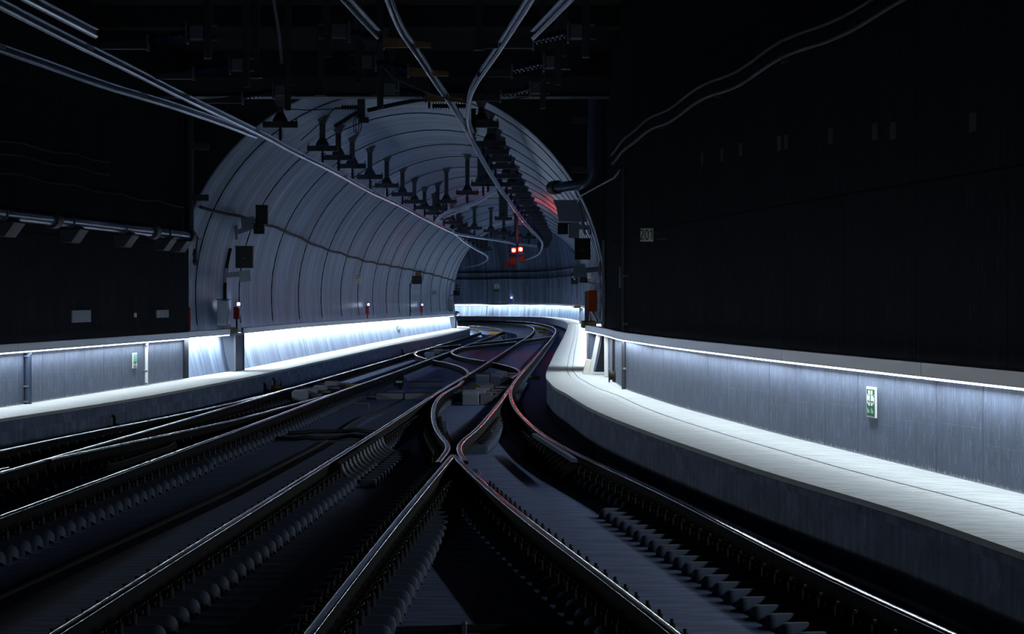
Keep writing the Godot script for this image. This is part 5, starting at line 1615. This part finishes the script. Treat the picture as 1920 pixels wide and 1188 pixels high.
	part("hanger", Build.new().box(Transform3D(Basis(), Vector3(0.22, (crown(0.22, 110) + 4.1) * 0.5, -110.3)), Vector3(0.1, crown(0.22, 110) - 4.1, 0.1), 0.01), M.dark_steel, rs)
	part("carrier", Build.new().box(at(0.2, 4.2, 110.2), Vector3(0.7, 0.08, 0.08), 0.008), M.dark_steel, rs)
	for q in [[0.07, 4.25], [0.37, 4.29]]:
		var hd := part("lamp_head", Build.new().box(at(q[0], q[1], 110.05), Vector3(0.24, 0.26, 0.2), 0.02), M.black, rs)
		part("lens", Build.new().lathe(Transform3D(Basis(Vector3.RIGHT, PI / 2), Vector3(q[0], q[1], -109.95)), [Vector2(0.08, 0.0), Vector2(0.08, 0.02), Vector2(0.05, 0.035), Vector2(0.0, 0.04)], 14), M.lamp_red, hd, "lit red lens")
		lamp(Color(1.0, 0.26, 0.2), 1.1, Vector3(q[0], q[1], -109.86), "red_signal_lamp", 0.06)
	part("housing", Build.new().box(at(0.04, 3.84, 110.3), Vector3(0.28, 0.44, 0.2), 0.012), M.black, rs)
	part("housing", Build.new().box(at(0.42, 3.9, 110.3), Vector3(0.26, 0.34, 0.2), 0.012), M.black, rs)
	part("housing", Build.new().box(at(-0.08, 3.66, 110.35), Vector3(0.5, 0.3, 0.2), 0.012), M.black, rs)
	# --- in and beside the track; all of it stands on the slab
	var before := get_child_count()
	point_machine("point machine with rods and yellow bar between the middle track's blades", Vector2(-0.72, 55.4), 0.0, [[0.6, -0.55, 0.42, -0.02], [2.0, -0.5, 0.5, 0.06], [3.8, -0.42, 0.6, 0.14]], [[-0.02, 0.14, 8.6, 0.48]])
	point_machine("second point machine between the middle track's rails behind the yellow bar", Vector2(-0.6, 66.5), 0.0, [[1.0, -0.5, 0.62, 0.2], [3.2, -0.42, 0.72, 0.3]], [])
	point_machine("grey point machine with rods and yellow bar in the left track", Vector2(-4.4, 55.6), 0.02, [[0.6, -0.5, 0.45, 0.0], [3.0, -0.42, 0.5, 0.1], [6.0, -0.36, 0.52, 0.2]], [[0.5, 0.12, 8.6, 0.46]])
	point_machine("far point machine in the left track where the crossover loops", Vector2(-2.85, 94.5), 0.03, [[0.8, -0.4, 0.4, 0.0], [6.0, -0.4, 0.5, 0.15]], [])
	for row in [[-1.1, 151.0, "yellow bar between the left track rails before the bend"], [-1.05, 163.0, "further yellow bar between the left track rails on the bend"], [2.05, 166.0, "yellow bar between the middle track rails on the bend"], [2.05, 184.0, "furthest yellow bar between the middle track rails on the bend"]]:
		single("yellow_bar", Build.new().box(at(row[0], 0.08, row[1]), Vector3(0.75, 0.14, 0.5), 0.02), M.yellow, row[2], "bar", Vector3(row[0], 0.0, -row[1]))
	single("yellow_bar", Build.new().box(at(0.62, 0.1, 70.7), Vector3(0.3, 0.1, 0.3), 0.02), M.ochre, "ochre block between the outer rail and the right kerb", "block", Vector3(0.62, 0, -70.7))
	for row in [[-2.86, 64.7, "black dwarf signal with a white bar between the left and middle tracks"], [-0.5, 143.0, "far black dwarf signal with a white bar between the tracks"]]:
		var dw := thing("dwarf_signal", row[2], "signal", Vector3(row[0], 0, -row[1]))
		part("housing", Build.new().plate(at(row[0], 0.0, row[1]), [Vector2(-0.12, 0.1), Vector2(0.13, 0.1), Vector2(0.13, 0.42), Vector2(0.05, 0.42), Vector2(-0.12, 0.22)], 0.2), M.black, dw)
		part("white_bar", Build.new().box(at(row[0] + 0.01, 0.19, row[1] - 0.11), Vector3(0.17, 0.05, 0.02), 0.004), M.white, dw)
		part("foot", Build.new().box(at(row[0] + 0.04, 0.05, row[1]), Vector3(0.1, 0.1, 0.12), 0.01), M.dark_steel, dw)
	for row in [[-2.78, 58.3, 0.62, "grey trough box between the tracks, cabled to its twin"], [-2.12, 58.3, 0.62, "grey trough box hard against the middle track's left rail"], [-2.2, 66.0, 0.9, "longer grey trough box behind the two cabled ones"]]:
		var tr := thing("trough_box", row[3], "box", Vector3(row[0], 0, -row[1]))
		part("body", Build.new().box(at(row[0], 0.075, row[1]), Vector3(row[2], 0.15, 0.6), 0.012), M.grey_box, tr)
		part("lid", Build.new().box(at(row[0], 0.158, row[1]), Vector3(row[2] + 0.02, 0.016, 0.62), 0.004), M.dark_steel, tr)
	for row in [[-3.1, 52.5, "pale angle bracket standing by the left track's bright rail"], [-3.05, 56.0, "second pale angle bracket behind the first by the bright rail"]]:
		single("angle_bracket", Build.new().box(at(row[0], 0.15, row[1]), Vector3(0.34, 0.02, 0.1), 0.003).box(at(row[0] + 0.16, 0.08, row[1]), Vector3(0.02, 0.15, 0.1), 0.003).box(at(row[0] - 0.15, 0.08, row[1]), Vector3(0.02, 0.15, 0.1), 0.003), M.steel, row[2], "bracket", Vector3(row[0], 0, -row[1]))
	for row in [[41.6, 0.0, "nearer of two black cables crossing between left and middle tracks"], [43.4, 0.06, "farther of two black cables crossing between left and middle tracks"]]:
		path = []
		for k in 13:
			path.append(Vector3(lerpf(-4.0, -1.98, k / 12.0), 0.035 + (0.02 if k % 4 == 0 else 0.0), -row[0] + 0.3 * sin(k * 0.5 + row[1] * 20.0)))
		cable("track_cable", row[2], path, 0.034, M.rubber)
	path = []
	for q in [Vector2(-4.0, 18.0), Vector2(-3.75, 22.5), Vector2(-3.34, 29.7), Vector2(-3.15, 35.0), Vector2(-3.01, 39.0), Vector2(-2.97, 41.0)]:
		path.append(P(q, 0.018))
	cable("track_cable", "black cable lying lengthwise on the slab between left and middle tracks", path, 0.026, M.rubber)
	path = []
	for q in [Vector2(-2.95, 44.5), Vector2(-2.92, 47.0), Vector2(-2.88, 49.0), Vector2(-2.72, 51.4), Vector2(-2.6, 53.5), Vector2(-2.45, 57.9)]:
		path.append(P(q, 0.018))
	cable("track_cable", "black cable running on from the crossing cables to the trough boxes", path, 0.026, M.rubber)
	var yp := thing("track_greaser", "yellow greaser pump with black hoses at the left kerb", "pump", Vector3(-5.55, 0, -59.9))
	part("stand", Build.new().box(at(-5.52, 0.06, 59.9), Vector3(0.16, 0.12, 0.2), 0.01), M.dark_steel, yp)
	part("tank", Build.new().lathe(Transform3D(Basis(), Vector3(-5.52, 0.1, -59.9)), [Vector2(0.0, 0.0), Vector2(0.09, 0.0), Vector2(0.12, 0.06), Vector2(0.12, 0.14), Vector2(0.08, 0.17), Vector2(0.0, 0.17)], 12), M.yellow, yp)
	for k in 2:
		part("hose", Build.new().tube(PackedVector3Array([Vector3(-5.56 + 0.14 * k, 0.24, -59.9), Vector3(-5.55 + 0.15 * k, 0.36, -59.9), Vector3(-5.6 + 0.16 * k, 0.42, -59.95)]), 0.025, 6), M.rubber, yp)
	for row in [[43.0, "black connector hose hanging on the left kerb near the box wall"], [59.2, "black hook of hose standing by the left kerb before the yellow pump"], [98.0, "pair of black hose ends on the left kerb inside the bore"]]:
		var x := x_at(EDGE_L, row[0]) + 0.05
		var hs := thing("kerb_hose", row[1], "hose", Vector3(x, 0, -row[0]))
		part("hose", Build.new().tube(PackedVector3Array([Vector3(x + 0.02, 0.0, -row[0]), Vector3(x + 0.02, 0.3, -row[0]), Vector3(x - 0.02, 0.34, -row[0])]), 0.03, 6), M.rubber, hs)
		part("coupling", Build.new().box(at(x + 0.05, 0.12, row[0]), Vector3(0.1, 0.16, 0.1), 0.02), M.rubber, hs)
	# drain across the foreground
	path = [P(Vector2(-0.86, 17.5), 0.03), P(Vector2(-0.3, 17.6), 0.034), P(Vector2(0.25, 17.6), 0.03), P(Vector2(0.6, 17.6), 0.03)]
	var dc := thing("cross_cable", "black cable crossing the slab inside the foreground crossing legs", "cable", path[1])
	part("cable", Build.new().tube(PackedVector3Array(path), 0.03, 7), M.rubber, dc)
	part("clamp", Build.new().box(at(-0.33, 0.04, 17.58), Vector3(0.04, 0.08, 0.12), 0.006), M.steel, dc)
	single("slab_cover", Build.new().box(at(0.05, 0.02, 16.2), Vector3(0.75, 0.04, 1.5), 0.01), M.plate, "flat grey cover plate on the slab in front of the cross cable", "cover", Vector3(0.05, 0.0, -16.2))
	for k in range(before, get_child_count()):
		(get_child(k) as Node3D).position.y += FLOOR
